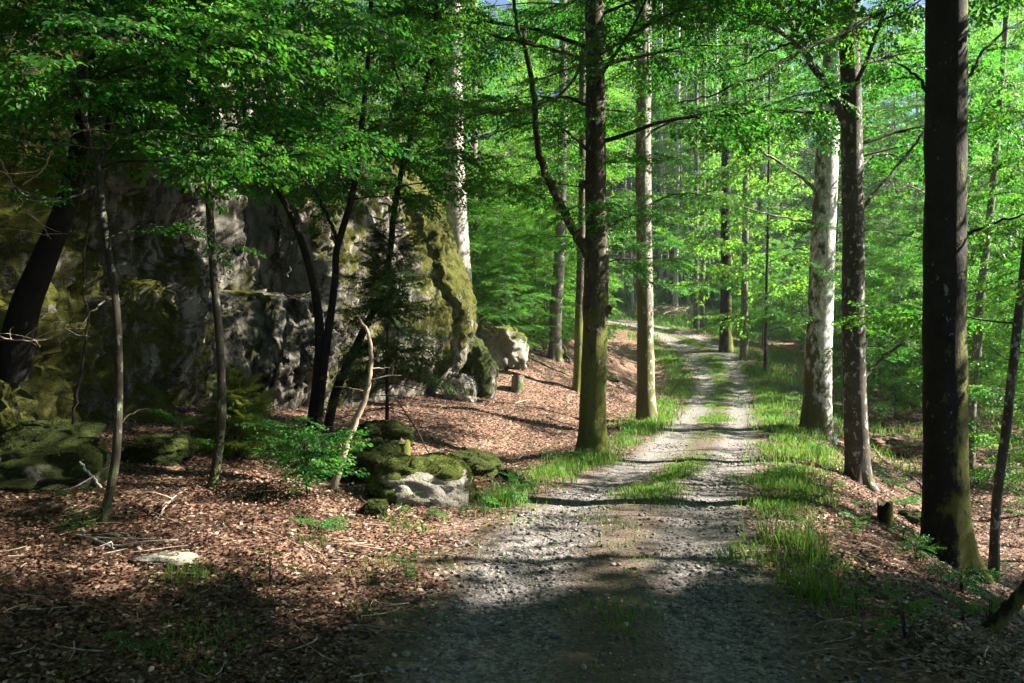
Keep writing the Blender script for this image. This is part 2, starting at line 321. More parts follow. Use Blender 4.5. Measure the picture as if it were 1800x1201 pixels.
# foot of the rock cliff (x, y, height of the rock, depth over which its top curves back)
CL = catmull([(-6.6, 2.5, 6.5, 3.0), (-6.2, 5.5, 7.5, 3.0), (-5.9, 8.6, 8.0, 3.2), (-6.0, 12.0, 8.4, 3.4), (-6.1, 15.2, 8.2, 3.4), (-5.6, 16.6, 8.0, 3.4), (-4.3, 17.2, 7.8, 3.6),
              (-3.3, 19.2, 7.5, 3.8), (-2.2, 21.6, 7.3, 4.0), (-1.35, 23.6, 7.2, 4.0), (-1.5, 26.2, 6.6, 4.0), (-3.0, 29.0, 5.4, 4.0), (-6.5, 31.5, 4.4, 4.0), (-12, 33, 4, 4.0)], 220)
def ground(X, Y):
    X = np.asarray(X, float); sh = X.shape; Y = np.asarray(Y, float); x, y = X.ravel(), (Y + 0 * X).ravel()
    d, s, zr = poly_info(x, y, ROAD); d = d / widen(s)
    t = np.maximum(np.abs(d) - 1.7, 0)
    near = 1 - sst(17, 30, y)
    right = -(0.45 + 0.75 * near) * sst(0.1, 3.2, t) - 0.03 * np.minimum(t, 20) + 0.10 * np.maximum(t - 16, 0)
    left = 0.095 * np.minimum(t, 9) + 0.30 * sst(24, 30, y) * np.maximum(t - 1.5, 0) * (1 - sst(58, 70, y) * .5)
    left = left - 0.22 * np.exp(-((t - 1.6) / 1.1) ** 2) * sst(8.5, 11, y)
    z = zr + np.where(d > 0, right, left)
    hill = np.maximum(y - 61 - 0.12 * np.maximum(x - 8, 0) * 0, 0); z = z + 0.26 * hill * sst(0, 8, hill)
    dc, sc, _ = poly_info(x, y, np.c_[CL[:, :2], CL[:, 2]])
    din = -dc; H = np.interp(sc, np.arange(len(CL)), CL[:, 2])
    ins = (din > 0)
    z = np.where(ins, z + H * 0.93 * sst(1.2, 5.6, din) - 0.30 * sst(24, 30, y) * 0 + 0.16 * np.maximum(din - 5, 0), z)
    a = np.abs(d)
    z = z + 0.10 * fbm(x * .45, y * .45, None, 4, 3) * sst(1.2, 3.0, a) + 0.03 * vn(x * 2.1, y * 2.1, None, 8) * sst(0.8, 2.0, a)
    z = z - 0.030 * np.exp(-((a - 0.70) / 0.28) ** 2) + 0.006 * vn(x * 3, y * 3, None, 5)
    return z.reshape(sh)
def gz(x, y): return float(ground(np.array([x]), np.array([y]))[0])
def P(px, py, Y): return np.array([(px - 900) / F * Y, Y, ZC - (py - HOR) / F * Y])
_ys = np.concatenate([np.arange(2.2, 30, 0.06), np.arange(30, 110, 0.3)])
def gp(px, py):
    """the point of the ground seen at this photo pixel"""
    X = (px - 900) / F * _ys; Z = ZC - (py - HOR) / F * _ys
    g = ground(X, _ys); k = np.argmax(g >= Z)
    return np.array([X[k], _ys[k], g[k]])
def on(x, y, dz=0.0): return (float(x), float(y), gz(x, y) + dz)

def build_ground():
    ys = np.concatenate([np.arange(-9, 2, .5), np.arange(2, 14, .085), np.arange(14, 32, .2), np.arange(32, 70, .5), np.arange(70, 190, 3)])
    u = np.linspace(-1, 1, 330); xs = 1.5 + 26 * u * (0.35 + 0.65 * u * u) + 85 * np.sign(u) * np.maximum(np.abs(u) - .75, 0) ** 1.3 * 5
    X, Y = np.meshgrid(xs, ys); Z = ground(X, Y)
    d, s_, _ = poly_info(X, Y, ROAD); d = (d / widen(s_)).reshape(X.shape)
    Z = Z - 0.05 * (1 - sst(1.0, 1.35, np.abs(d)))
    k, n = X.shape; i = np.arange(k - 1)[:, None] * n; j = np.arange(n - 1)[None, :]
    Q = np.stack([i + j, i + j + 1, i + n + j + 1, i + n + j], -1).reshape(-1, 4)
    mb = MB(); mb.add(np.stack([X, Y, Z], -1), Q, None, 0, d.ravel())
    tag(mb.build('ground', M_GROUND), 'forest floor of brown beech leaves sloping beside the track', 'ground', None, 'structure')
    # the track itself, its edges running out under the verge
    S = catmull(ROAD, 900)[:, :2]; T = np.gradient(S, axis=0); T /= np.linalg.norm(T, axis=1)[:, None]; Nn = np.c_[T[:, 1], -T[:, 0]]
    lat = np.linspace(-1.42, 1.42, 33)
    wd_ = widen(np.linspace(0, len(ROAD) - 1, 900))[:, None]; XX = S[:, 0:1] + Nn[:, 0:1] * lat * wd_; YY = S[:, 1:2] + Nn[:, 1:2] * lat * wd_
    dd, s_, _ = poly_info(XX, YY, ROAD); dd = dd / widen(s_)
    ZZ = ground(XX, YY) + 0.004 - 0.05 * sst(1.30, 1.42, np.abs(lat))[None, :]
    k, n = XX.shape; i = np.arange(k - 1)[:, None] * n; j = np.arange(n - 1)[None, :]
    Q = np.stack([i + j, i + j + 1, i + n + j + 1, i + n + j], -1).reshape(-1, 4)
    mb = MB(); mb.add(np.stack([XX, YY, ZZ], -1), Q, None, 0, dd)
    tag(mb.build('road', M_GROUND), 'gravel forest track with two wheel ruts curving away', 'road', None, 'structure')
build_ground()

# ------------------------------------------------------------------ rock cliff
def cells(x, y, z, seed):
    """a random value per cell of a 3-D Voronoi pattern: the offset of each broken block of rock"""
    xi, yi, zi = np.floor(x), np.floor(y), np.floor(z); best = np.full(x.shape, 9e9); val = np.zeros(x.shape)
    for a in (-1, 0, 1):
        for b in (-1, 0, 1):
            for c in (-1, 0, 1):
                X, Y, Z = xi + a, yi + b, zi + c
                d = (X + .5 + .45 * _h(X, Y, Z, seed) - x) ** 2 + (Y + .5 + .45 * _h(X, Y, Z, seed + 1) - y) ** 2 + (Z + .5 + .45 * _h(X, Y, Z, seed + 2) - z) ** 2
                k = d < best; best[k] = d[k]; val[k] = _h(X, Y, Z, seed + 3)[k]
    return val
def build_cliff():
    nu, nv = 780, 290
    C = catmull(CL, nu); B = C[:, :2]; H = C[:, 2]; D = C[:, 3]
    T = np.gradient(B, axis=0); T /= np.linalg.norm(T, axis=1)[:, None]; N = np.c_[T[:, 1], -T[:, 0]]   # outward = to the right of the path
    for _ in range(30): N[1:-1] = (N[:-2] + N[1:-1] * 2 + N[2:]) / 4
    N /= np.linalg.norm(N, axis=1)[:, None]
    gb = np.array([gz(*b) for b in B])
    v = np.linspace(0, 1, nv)
    ang = np.clip(v / 0.82, 0, 1) * (pi / 2)
    hh = np.sin(ang) ** 0.82; ins = 1 - np.cos(ang) ** 0.72
    h = -0.6 + (H[:, None] + 0.6) * hh[None, :]
    inset = D[:, None] * ins[None, :]
    back = np.clip((v - 0.82) / 0.18, 0, 1)
    inset = inset + back[None, :] * 3.2; h = h - 1.3 * back[None, :] ** 2
    i0 = np.arange(nu) / nu
    # a ledge: the block below it stands out, the face above it is set back
    yb = B[:, 1]
    led = sst(15.6, 16.3, yb) * (1 - sst(17.3, 18.0, yb))
    zz = gb[:, None] + h
    inset = inset + led[:, None] * (1.0 * sst(2.35, 2.7, zz) * (1 - sst(4.4, 6.5, zz)))
    inset = inset + 0.45 * (1 - sst(0.1, 1.1, h)) * sst(17.5, 20, yb)[:, None]           # undercut foot of the dome
    inset = inset - 0.35 * np.exp(-((h - 2.2) / 1.3) ** 2) * sst(18.5, 21, yb)[:, None]
    inset = inset - (0.9 * np.exp(-((yb - 8.2) / 1.2) ** 2) + 0.7 * np.exp(-((yb - 12.6) / 1.0) ** 2))[:, None] * np.exp(-(np.maximum(h, 0) / 2.2) ** 2)
    X = B[:, 0:1] - N[:, 0:1] * inset; Y = B[:, 1:2] - N[:, 1:2] * inset
    left = 1 - 0.55 * sst(18.0, 20, yb)[:, None]
    up = np.clip(inset / D[:, None], 0, 1)
    big = 0.42 * fbm(X * .42, Y * .42, zz * .36, 3, 21)
    q = X * .0 + i0[:, None] * 26
    flute = 0.26 * fbm(q, Y * .2, zz * .16, 4, 31)
    crack = np.abs(fbm(X * .55, Y * .55, zz * .75, 3, 41)); crack = -0.16 * np.exp(-(crack / 0.05) ** 2)
    step = 0.15 * np.floor(3 * fbm(X * .35 + .25 * vn(X * 3, Y * 3, zz * 3, 2), Y * .35, zz * .5, 2, 77))
    fine = 0.085 * fbm(X * 2.6, Y * 2.6, zz * 1.3, 5, 51)
    rid = np.abs(fbm(X * 1.1, Y * 1.1, zz * .55, 4, 63)); fine = fine + 0.16 * (0.25 - rid) + 0.085 * fbm(X * 6, Y * 6, zz * 4, 5, 64) - .10 * np.exp(-(np.abs(fbm(X * .9, Y * .9, zz * .30, 3, 65)) / .035) ** 2)
    wx, wy, wz = [.45 * fbm(X * .9, Y * .9, zz * .9, 4, k) for k in (201, 202, 203)]
    fine = fine + left ** 1.5 * (.17 * cells(X * .75 + wx, Y * .75 + wy, zz * .5 + wz, 210) + .07 * cells(X * 2 + wx, Y * 2 + wy, zz * 1.5 + wz, 220))
    disp = left * (big + crack + step * 0.7) + flute * .7 + fine
    disp = disp * (1 - 0.5 * back)[None, :]
    nx, ny, nz = N[:, 0:1] * (1 - up * .7), N[:, 1:2] * (1 - up * .7), up * .7
    X = X + nx * disp; Y = Y + ny * disp; Z = zz + nz * disp
    moss = 0.45 + 0.35 * fbm(X * .5, Y * .5, Z * .5, 3, 61) + 0.25 * sst(21, 23.5, yb)[:, None] + 0.18 * (1 - sst(12, 15, yb))[:, None] - 0.5 * led[:, None] - 0.25 * (np.exp(-((yb - 20.3) / 1.2) ** 2))[:, None]
    moss = moss + 0.12 * back[None, :]
    i = np.arange(nu - 1)[:, None] * nv; j = np.arange(nv - 1)[None, :]
    Q = np.stack([i + j, i + nv + j, i + nv + j + 1, i + j + 1], -1).reshape(-1, 4)
    mb = MB(); mb.add(np.stack([X, Y, Z], -1), Q, None, 0, moss.ravel())
    tag(mb.build('rock_cliff', M_CLIFF), 'tall mossy rock cliff with a rounded dome rising above the leaf-strewn slope', 'rock cliff')
build_cliff()

def rock_mesh(seed, sx, sy, sz, rough=0.22, moss=lambda x, y, z: 0.5 + 0 * x, nu=72, nv=48):
    th = np.linspace(0, 2 * pi, nu, endpoint=False); ph = np.linspace(0.001, pi - 0.001, nv)
    TH, PH = np.meshgrid(th, ph); x, y, z = np.sin(PH) * np.cos(TH), np.sin(PH) * np.sin(TH), np.cos(PH)
    e = 0.75; x, y, z = [np.sign(a) * np.abs(a) ** e for a in (x, y, z)]
    r = 1 + rough * fbm(x * 1.5, y * 1.5, z * 1.5, 3, seed) - .10 * np.exp(-(np.abs(fbm(x * 2, y * 2, z * 2, 2, seed + 3)) / .07) ** 2) + 0.085 * fbm(x * 5, y * 5, z * 5, 4, seed + 5)
    x, y, z = x * r, y * r, z * r
    ms = moss(x, y, z)
    i = np.arange(nv - 1)[:, None] * nu; j = np.arange(nu)[None, :]; j2 = (j + 1) % nu
    Q = np.stack([i + j, i + nu + j, i + nu + j2, i + j2], -1).reshape(-1, 4)
    mb = MB(); mb.add(np.stack([x * sx, y * sy, z * sz], -1), Q, None, 0, ms.ravel()); return mb
def rock(px, py, sx, sy, sz, seed, mat, label, name='boulder', rz=0, sink=0.3, moss=None, rough=0.22, Y=None, pt=None, group=None, tilt=(0, 0), fuzz=0):
    p = gp(px, py) if pt is None else np.array(pt)
    rm = rock_mesh(seed, sx, sy, sz, rough, moss or (lambda x, y, z: 0.5 + 0.3 * z)); o = rm.build(name, mat)
    if fuzz:
        r = np.random.default_rng(seed); V, Q, ms = rm.v[0], rm.q[0], rm.r[0]; A, B_, C_ = V[Q[:, 0]], V[Q[:, 1]], V[Q[:, 3]]
        nn = np.cross(B_ - A, C_ - A); ar = np.linalg.norm(nn, axis=1); nn = nn / (ar[:, None] + 1e-9); nn *= np.sign((nn * (A / np.array([sx, sy, sz]) ** 2)).sum(1))[:, None]
        wgt = ar * np.clip(ms[Q[:, 0]] * 2.2 - .2, 0, 1) * np.clip(nn[:, 2] + .75, 0, 1); k = r.choice(len(Q), fuzz, p=wgt / wgt.sum())
        u, v = r.uniform(0, 1, (2, fuzz, 1)); p_ = A[k] + (B_[k] - A[k]) * u + (C_[k] - A[k]) * v; n_ = nn[k]
        clump = np.clip(.6 + .7 * fbm(p_[:, 0] * 14, p_[:, 1] * 14, p_[:, 2] * 14, 2, 7), .15, 1.6)[:, None]
        d_ = n_ + r.normal(0, .55, (fuzz, 3)); d_ /= np.linalg.norm(d_, axis=1)[:, None]; sdv = np.cross(d_, r.normal(0, 1, (fuzz, 3))); sdv /= np.linalg.norm(sdv, axis=1)[:, None] + 1e-9
        W = np.stack([p_ - sdv * .0045 - n_ * .004, p_ + sdv * .0045 - n_ * .004, p_ + d_ * .024 * clump * r.uniform(.5, 1.2, (fuzz, 1))], 1); mb = MB()
        mb.add(W.reshape(-1, 3), None, np.arange(fuzz)[:, None] * 3 + np.array([0, 1, 2]), 0, np.repeat(np.clip(clump[:, 0] * .55 + r.normal(0, .12, fuzz), 0, 1), 3)); mb.build('moss', M_MOSSPILE, o)
    o.location = (p[0], p[1] + sy * 0.7, p[2] + sz * (1 - 2 * sink)); o.rotation_euler = (tilt[0], tilt[1], rz)
    return tag(o, label, 'rock', group)

# ------------------------------------------------------------------ leaves, sprays, trees
HEXL = np.array([(0, 0, 0), (.30, .27, .05), (.72, .23, .03), (1, 0, -.06), (.72, -.23, .03), (.30, -.27, .05)])
DIAL = np.array([(0, 0, 0), (.48, .33, .06), (1, 0, -.06), (.48, -.33, .06)])
def leaf_verts(pos, head, pitch, roll, size, shape):
    ch, sh = np.cos(head), np.sin(head); cp, sp = np.cos(pitch), np.sin(pitch); cr, sr = np.cos(roll), np.sin(roll)
    f = np.stack([ch * cp, sh * cp, sp], -1); l = np.stack([-sh, ch, 0 * ch], -1); u = np.cross(f, l)
    l2 = l * cr[:, None] + u * sr[:, None]; u2 = np.cross(f, l2)
    s = size[:, None, None]
    return pos[:, None, :] + s * (shape[None, :, 0:1] * f[:, None] + shape[None, :, 1:2] * l2[:, None] + shape[None, :, 2:3] * u2[:, None])
def leaf_faces(n, k):
    b = np.arange(n)[:, None] * k
    if k == 6: return np.concatenate([b + np.array([0, 1, 2, 3]), b + np.array([0, 3, 4, 5])]), None
    return None, np.concatenate([b + np.array([0, 1, 2]), b + np.array([0, 2, 3])])
def make_spray(seed, leaf=0.07, ntw=15, spread=0.52, gap=0.56, shape=HEXL, flat=0.55):
    r = np.random.default_rng(seed); pos = []; hd = []; seg = []
    zf = lambda x: 0.04 * np.sin(x * 3) - 0.13 * x * x
    for k in range(ntw):
        x0 = 0.06 + 0.92 * (k + r.uniform(-.3, .3)) / ntw; sd_ = 1 if k % 2 else -1
        a = sd_ * R_(r.uniform(32, 58)); ln = spread * (1 - x0) * r.uniform(.65, 1.15) + 0.09
        n = max(2, int(ln / (leaf * gap)))
        b = np.array([x0, 0, zf(x0)]); curl = -sd_ * r.uniform(0, .25)
        prev = b; dz = r.uniform(-.12, .10)
        for q in range(n):
            f = (q + .6) / n; aa = a + curl * f
            pt = b + np.array([cos(aa) * ln * f, sin(aa) * ln * f, dz * f * f])
            s2 = 1 if q % 2 else -1
            pos.append(pt); hd.append(aa + s2 * R_(r.uniform(25, 55)) if q < n - 1 else aa)
        seg.append((b, pt))
    for q in range(4): pos.append((.88 + .04 * q, 0, zf(.9))); hd.append(R_(r.uniform(-50, 50)))
    pos = np.array(pos, float); hd = np.array(hd); n = len(pos)
    V = leaf_verts(pos, hd, r.uniform(-.85, .15, n), r.normal(0, flat, n), leaf * r.uniform(.7, 1.2, n), shape)
    xs = np.linspace(0, .95, 4); main = np.stack([xs, 0 * xs, zf(xs)], -1)
    return dict(V=V.reshape(-1, 3), n=n, k=len(shape), rnd=r.uniform(0, 1, n), seg=seg, main=main)
SPR = [make_spray(s) for s in range(5)]                                            # near: 7 cm leaves on a 1 m spray
SPRN = [make_spray(60 + s, 0.105, 13, .55, .58) for s in range(5)]                 # for the small sprays of the saplings
SPRM = [make_spray(20 + s, 0.095, 14, .55, .62, DIAL) for s in range(4)]            # middle distance
SPRF = [make_spray(40 + s, 0.15, 11, .55, .62, DIAL, .6) for s in range(4)]         # far
def put_sprays(mb, spr, pos, az, pitch, roll, sc, r, twigs=True, lm=0, tm=1, twr=0.0045):
    pos = np.asarray(pos, float).reshape(-1, 3); az, pitch, roll, sc = [np.asarray(a, float) for a in (az, pitch, roll, sc)]
    which = r.integers(0, len(spr), len(pos))
    for w_ in range(len(spr)):
        k = which == w_
        if not k.any(): continue
        S = spr[w_]; f = np.stack([np.cos(az[k]) * np.cos(pitch[k]), np.sin(az[k]) * np.cos(pitch[k]), np.sin(pitch[k])], -1)
        l = np.stack([-np.sin(az[k]), np.cos(az[k]), 0 * az[k]], -1); u = np.cross(f, l)
        l2 = l * np.cos(roll[k])[:, None] + u * np.sin(roll[k])[:, None]; u2 = np.cross(f, l2)
        M = np.stack([f, l2, u2], 1) * sc[k][:, None, None]                         # (K,3,3) rows
        V = np.einsum('nj,kji->kni', S['V'], M) + pos[k][:, None, :]
        K = len(V); q, t = leaf_faces(S['n'] * K, S['k'])
        base = np.repeat(r.uniform(0, 1, K), S['n']) * .5 + np.tile(S['rnd'], K) * .5
        mb.add(V.reshape(-1, 3), q, t, lm, np.repeat(base, S['k']))
        if twigs:
            A = [S['main'][i] for i in range(3)] + [s[0] for s in S['seg']]; Bq = [S['main'][i + 1] for i in range(3)] + [s[1] for s in S['seg']]
            wd = np.array([twr * 1.3] * 3 + [twr * .6] * len(S['seg']))
            A = np.array(A, float); Bq = np.array(Bq, float); o1 = np.zeros_like(A); o1[:, 1] = wd; o2 = np.zeros_like(A); o2[:, 2] = wd
            V6 = np.stack([A - o1, A + o1, A + o2, Bq - o1 * .5, Bq + o1 * .5, Bq + o2 * .5], 1)
            W = np.einsum('snj,kji->ksni', V6, M) + pos[k][:, None, None, :]
            nb = W.shape[0] * W.shape[1]; b = np.arange(nb)[:, None] * 6
            Q = np.concatenate([b + np.array([0, 1, 4, 3]), b + np.array([1, 2, 5, 4]), b + np.array([2, 0, 3, 5])])
            mb.add(W.reshape(-1, 3), Q, None, tm, 0.5)

def limb_sprays(Pl, r, start=0.25, gap=0.30, size=1.0, droop=-0.22, rough=0.28, side=(0.55, 1.1), tip=True):
    """where sprays of leaves leave a limb: alternately to both sides, lying flat"""
    L = np.concatenate([[0], np.cumsum(np.linalg.norm(np.diff(Pl, axis=0), axis=1))]); tot = L[-1]
    n = max(1, int(tot * (1 - start) / gap)); pos, az, pi_, ro, sc = [], [], [], [], []
    for i in range(n):
        t = start + (1 - start) * (i + r.uniform(.1, .9)) / n; l = t * tot
        p = np.array([np.interp(l, L, Pl[:, c]) for c in range(3)]); q = np.array([np.interp(min(l + .1, tot), L, Pl[:, c]) for c in range(3)]); q0 = np.array([np.interp(max(l - .1, 0), L, Pl[:, c]) for c in range(3)])
        dv = q - q0; a = math.atan2(dv[1], dv[0]); s = 1 if i % 2 else -1
        pos.append(p); az.append(a + s * r.uniform(*side)); pi_.append(droop + r.normal(0, rough)); ro.append(r.normal(0, .35)); sc.append(size * (1.15 - .45 * t) * r.uniform(.75, 1.2))
    if tip:
        dv = Pl[-1] - Pl[-2]; pos.append(Pl[-1]); az.append(math.atan2(dv[1], dv[0])); pi_.append(droop); ro.append(0); sc.append(size * .8)
    return pos, az, pi_, ro, sc
def limb_path(p0, az, L, e0, r, n=9, end=-0.05, curve=0.25):
    a = az; p = np.array(p0, float); out_ = [p.copy()]; ca = r.normal(0, curve)
    for i in range(n - 1):
        t = i / (n - 2); e = e0 * (1 - t) + end * t + r.normal(0, .07); a = az + ca * t + r.normal(0, .07)
        p = p + (L / (n - 1)) * np.array([cos(a) * cos(e), sin(a) * cos(e), sin(e)]); out_.append(p.copy())
    return np.array(out_)

def crown_limbs(trunk, lo, hi, nl, Rr, r, wood, sprs, size=1.0, gap=0.30, e_lo=0.35, e_hi=0.9, rad=0.035, m=0, azs=None, sub=3, taper=1.3, end=-0.05, start=.25):
    """limbs with side branches between two heights of a trunk polyline; wood goes into `wood`, spray places into `sprs`"""
    for i in range(nl):
        f = (i + r.uniform(.2, .8)) / nl; hz = lo + (hi - lo) * f
        p0 = np.array([np.interp(hz, trunk[:, 2], trunk[:, c]) for c in range(3)])
        az = (i * 2.39996 + r.uniform(-.4, .4)) if azs is None else azs[i % len(azs)] + r.uniform(-.35, .35)
        L = Rr * (1 - f ** taper * .8) * r.uniform(.7, 1.1); e0 = e_lo + (e_hi - e_lo) * f
        Pl = limb_path(p0, az, L, e0, r, end=end); rr = rad * (L / Rr) * np.linspace(1, .12, len(Pl))
        tube(wood, catmull(Pl, 14), np.interp(np.linspace(0, 1, 14), np.linspace(0, 1, len(rr)), rr), 5, m, cap=False)
        for a, b in zip(sprs, limb_sprays(Pl, r, start, gap, size)): a.extend(b)
        for k in range(sub):
            t = (k + 1.2) / (sub + 1.5); j = min(int(t * (len(Pl) - 1)), len(Pl) - 2); s = 1 if k % 2 else -1
            dv = Pl[j + 1] - Pl[j]; a2 = math.atan2(dv[1], dv[0]) + s * r.uniform(.6, 1.0)
            P2 = limb_path(Pl[j], a2, L * .5 * (1.1 - t * .5), e0 * .4, r, 6, -.08)
            tube(wood, P2, rad * .4 * (L / Rr) * np.linspace(1, .2, 6), 4, m, cap=False)
            for a, b in zip(sprs, limb_sprays(P2, r, .2, gap, size * .9)): a.extend(b)

def variant(seed, H, h0, Rr, nl, r0, spr, size, gap, leafm, barkm, sub=3, lean=0.02, flare=(.35, .5, 5), hi=.97, e_lo=.35, e_hi=.9, sides=12, twr=.0045):
    """a whole grown tree standing at the origin: returns trunk mesh and crown mesh"""
    r = np.random.default_rng(seed); zs = np.linspace(-.25, H, 26)
    wob = np.cumsum(r.normal(0, .05 * H / 20, (26, 2)), axis=0) * np.linspace(0, 1, 26)[:, None]
    tr = np.c_[wob[:, 0] + lean * zs * cos(seed), wob[:, 1] + lean * zs * sin(seed), zs]; tr[:3, :2] = tr[2, :2] * 0
    rad = r0 * (1 - .9 * np.clip(zs / H, 0, 1) ** .9)
    wd = MB(); tube(wd, catmull(tr, 60), np.interp(np.linspace(0, 1, 60), np.linspace(0, 1, 26), rad), sides, 0, .05, flare, seed)
    sp = [[], [], [], [], []]; crown_limbs(tr, h0, H * hi, nl, Rr, r, wd, sp, size, gap, e_lo, e_hi, max(.015, r0 * .22), 0, sub=sub)
    cr = MB(); put_sprays(cr, spr, *sp, r, True, 0, 1, twr)
    return wd.mesh('trunk', [barkm]), cr.mesh('crown', [leafm, B_TWIG])
def plant_tree(var, x, y, rz, sc, name, label, cat, group=None, dz=-0.05, sz=None, tilt=(0, 0)):
    t = thing(name, label, cat, on(x, y, dz), rz, group); t.scale = (sc, sc, sc if sz is None else sz); t.rotation_euler = (tilt[0], tilt[1], rz)
    part('trunk', var[0], t); part('crown', var[1], t); return t
# ------------------------------------------------------------------ the trees one can point at
def hero(name, label, cat, pts, widths, Y, bark, limbs=(), crown=None, leafm=None, spr=None, lump=.05, flare=(.3, .45, 5), sides=28, seed=1, group=None, burls=(), twr=.0045, on_rock=False):
    """trunk through photo pixels at depth Y (one value or one per point); limbs = (points (px,py,dY), r0, r1, spray size or 0, gap)"""
    r = np.random.default_rng(seed); Ys = Y if hasattr(Y, '__len__') else [Y] * len(pts)
    W = np.array([P(px, py, y) for (px, py), y in zip(pts, Ys)])
    base = np.array([W[0][0], W[0][1], W[0][2] if on_rock else gz(W[0][0], W[0][1])]); W[0] = base - [0, 0, .12]
    t = thing(name, label, cat, tuple(base), 0, group); W = W - base
    wy = np.array([w_[0] for w_ in widths], float); ww = np.array([w_[1] for w_ in widths], float)
    ln = max(24, int(np.linalg.norm(np.diff(W, axis=0), axis=1).sum() / .13))
    C = catmull(W, ln); py = catmull(np.array([(p[1], 0, 0) for p in pts], float), ln)[:, 0]
    Yc = catmull(np.array([(y, 0, 0) for y in Ys], float), ln)[:, 0]
    k = np.argsort(wy); rad = np.interp(py, wy[k], ww[k]) / 2 / F * Yc
    rad = np.where(py < 0, rad * np.clip(1 + py / 2600.0, .15, 1), rad)
    mb = MB(); tube(mb, C, rad, sides, 0, lump, flare, seed)
    for (bx, by, bdy, br) in burls:
        q = P(bx, by, np.mean(Ys) + bdy) - base; rk = rock_mesh(seed + 3, br, br, br * 1.2, .3); n0 = mb.n; mb.add(rk.v[0] + q, rk.q[0], None, 0)
    mb.build('trunk', bark, t)
    sp = [[], [], [], [], []]; cr = MB()
    for L in limbs:
        lp, r0, r1, size, gap = L[:5]
        Q = np.array([P(a, b, np.mean(Ys) + c) for a, b, c in lp]) - base; Q = catmull(Q, max(10, len(lp) * 5))
        Q[1:-1] += r.normal(0, .012, Q[1:-1].shape)
        m2 = MB(); tube(m2, Q, np.linspace(r0, r1, len(Q)), 9, 0, .04, None, seed); m2.build('limb', L[5] if len(L) > 5 else bark, t)
        if size:
            for a, b in zip(sp, limb_sprays(Q, r, .15, gap, size)): a.extend(b)
    if crown:
        for c in crown: crown_limbs(C, r=r, wood=cr, sprs=sp, m=1, **c)
    if sp[0]:
        put_sprays(cr, spr or SPR, *sp, r, True, 0, 1, twr); cr.build('crown', [leafm or M_LEAF, B_TWIG], t)
    return t

hero('beech_tree', 'thick almost black trunk with yellow-green moss down its sunny side, the thickest of all', 'tree',
     [(1665, 1008), (1663, 900), (1661, 750), (1660, 600), (1661, 400), (1663, 200), (1664, 0), (1664, -300), (1662, -1000), (1655, -2100)],
     [(1000, 92), (960, 82), (880, 75), (700, 71), (400, 68), (0, 66)], 9.3, B_DARK,
     [([(1648, -70, 0), (1570, 2, -.1), (1500, 50, -.3), (1420, 85, -.5), (1340, 130, -.7), (1270, 160, -.8), (1190, 182, -.9)], .034, .007, .55, .22),
      ([(1634, 165, 0), (1600, 125, -.2), (1560, 108, -.3), (1520, 102, -.4)], .02, .006, .4, .2),
      ([(1694, 415, 0), (1740, 395, -.2), (1800, 378, -.3), (1860, 350, -.3)], .02, .008, .45, .25),
      ([(1690, 160, 0), (1715, 110, .3), (1760, 60, .6), (1830, 20, .8)], .025, .01, .5, .25)],
     [dict(lo=6.8, hi=18, nl=32, Rr=5.4, size=1.2, gap=.27, rad=.05)], seed=3, lump=.045, flare=(.26, .62, 5))
hero('beech_tree', 'spotted grey-brown trunk with a forked limb, beside a small dark stump', 'tree',
     [(1511, 920), (1508, 830), (1503, 700), (1500, 560), (1500, 420), (1498, 280), (1496, 170), (1492, 50), (1488, -200), (1480, -800), (1470, -1500)],
     [(910, 48), (840, 42), (700, 39), (450, 37), (200, 35), (0, 31)], 14.0, B_SPOT,
     [([(1492, 222, 0), (1472, 190, -.05), (1445, 140, -.1), (1420, 100, -.15), (1405, 62, -.2), (1375, 15, -.3), (1345, -50, -.4)], .085, .045, .55, .35),
      ([(1422, 97, -.15), (1380, 60, -.3), (1330, 38, -.6), (1270, 18, -.9), (1200, 18, -1.2), (1120, 55, -1.5), (1040, 105, -1.8), (940, 142, -2)], .055, .010, .6, .22),
      ([(1410, 78, -.15), (1365, 84, 0), (1310, 112, .3), (1250, 130, .5)], .025, .006, .5, .24),
      ([(1514, 372, 0), (1545, 330, .2), (1580, 290, .3), (1612, 250, .3), (1640, 205, .3)], .036, .018, .5, .3),
      ([(1514, 290, 0), (1545, 270, .3), (1590, 276, .6), (1640, 272, .9)], .022, .01, .5, .25),
      ([(1518, 666, 0), (1550, 630, .1), (1590, 602, .1), (1617, 578, .1), (1650, 545, .1)], .030, .012, .35, .4)],
     [dict(lo=5.8, hi=20, nl=32, Rr=5.2, size=1.2, gap=.27, rad=.05)], seed=4, lump=.045, flare=(.24, .6, 5))
hero('beech_tree', 'pale silvery beech trunk at the grassy verge with dark mossy foot', 'tree',
     [(1435, 758), (1437, 690), (1441, 560), (1447, 420), (1453, 290), (1459, 180), (1466, 80), (1472, -60), (1480, -500), (1486, -950)],
     [(750, 54), (700, 48), (560, 44), (400, 41), (250, 38), (100, 34)], 20.0, B_WHITE,
     [([(1440, 352, 0), (1420, 320, -.2), (1370, 285, -.4), (1335, 262, -.6), (1300, 226, -.8), (1230, 226, -1)], .05, .012, .65, .25, B_FAR),
      ([(1432, 392, 0), (1390, 385, -.4), (1330, 372, -.8), (1270, 350, -1)], .035, .01, .65, .25, B_FAR)],
     [dict(lo=6.5, hi=17, nl=14, Rr=4.5, size=1.1, gap=.4, rad=.06), dict(lo=1.8, hi=5.5, nl=7, Rr=2.2, size=.8, gap=.3, rad=.025, e_lo=.1, e_hi=.3, azs=[-1.2, .2, -2.2, .9])], seed=5, lump=.04, flare=(.26, .5, 5))
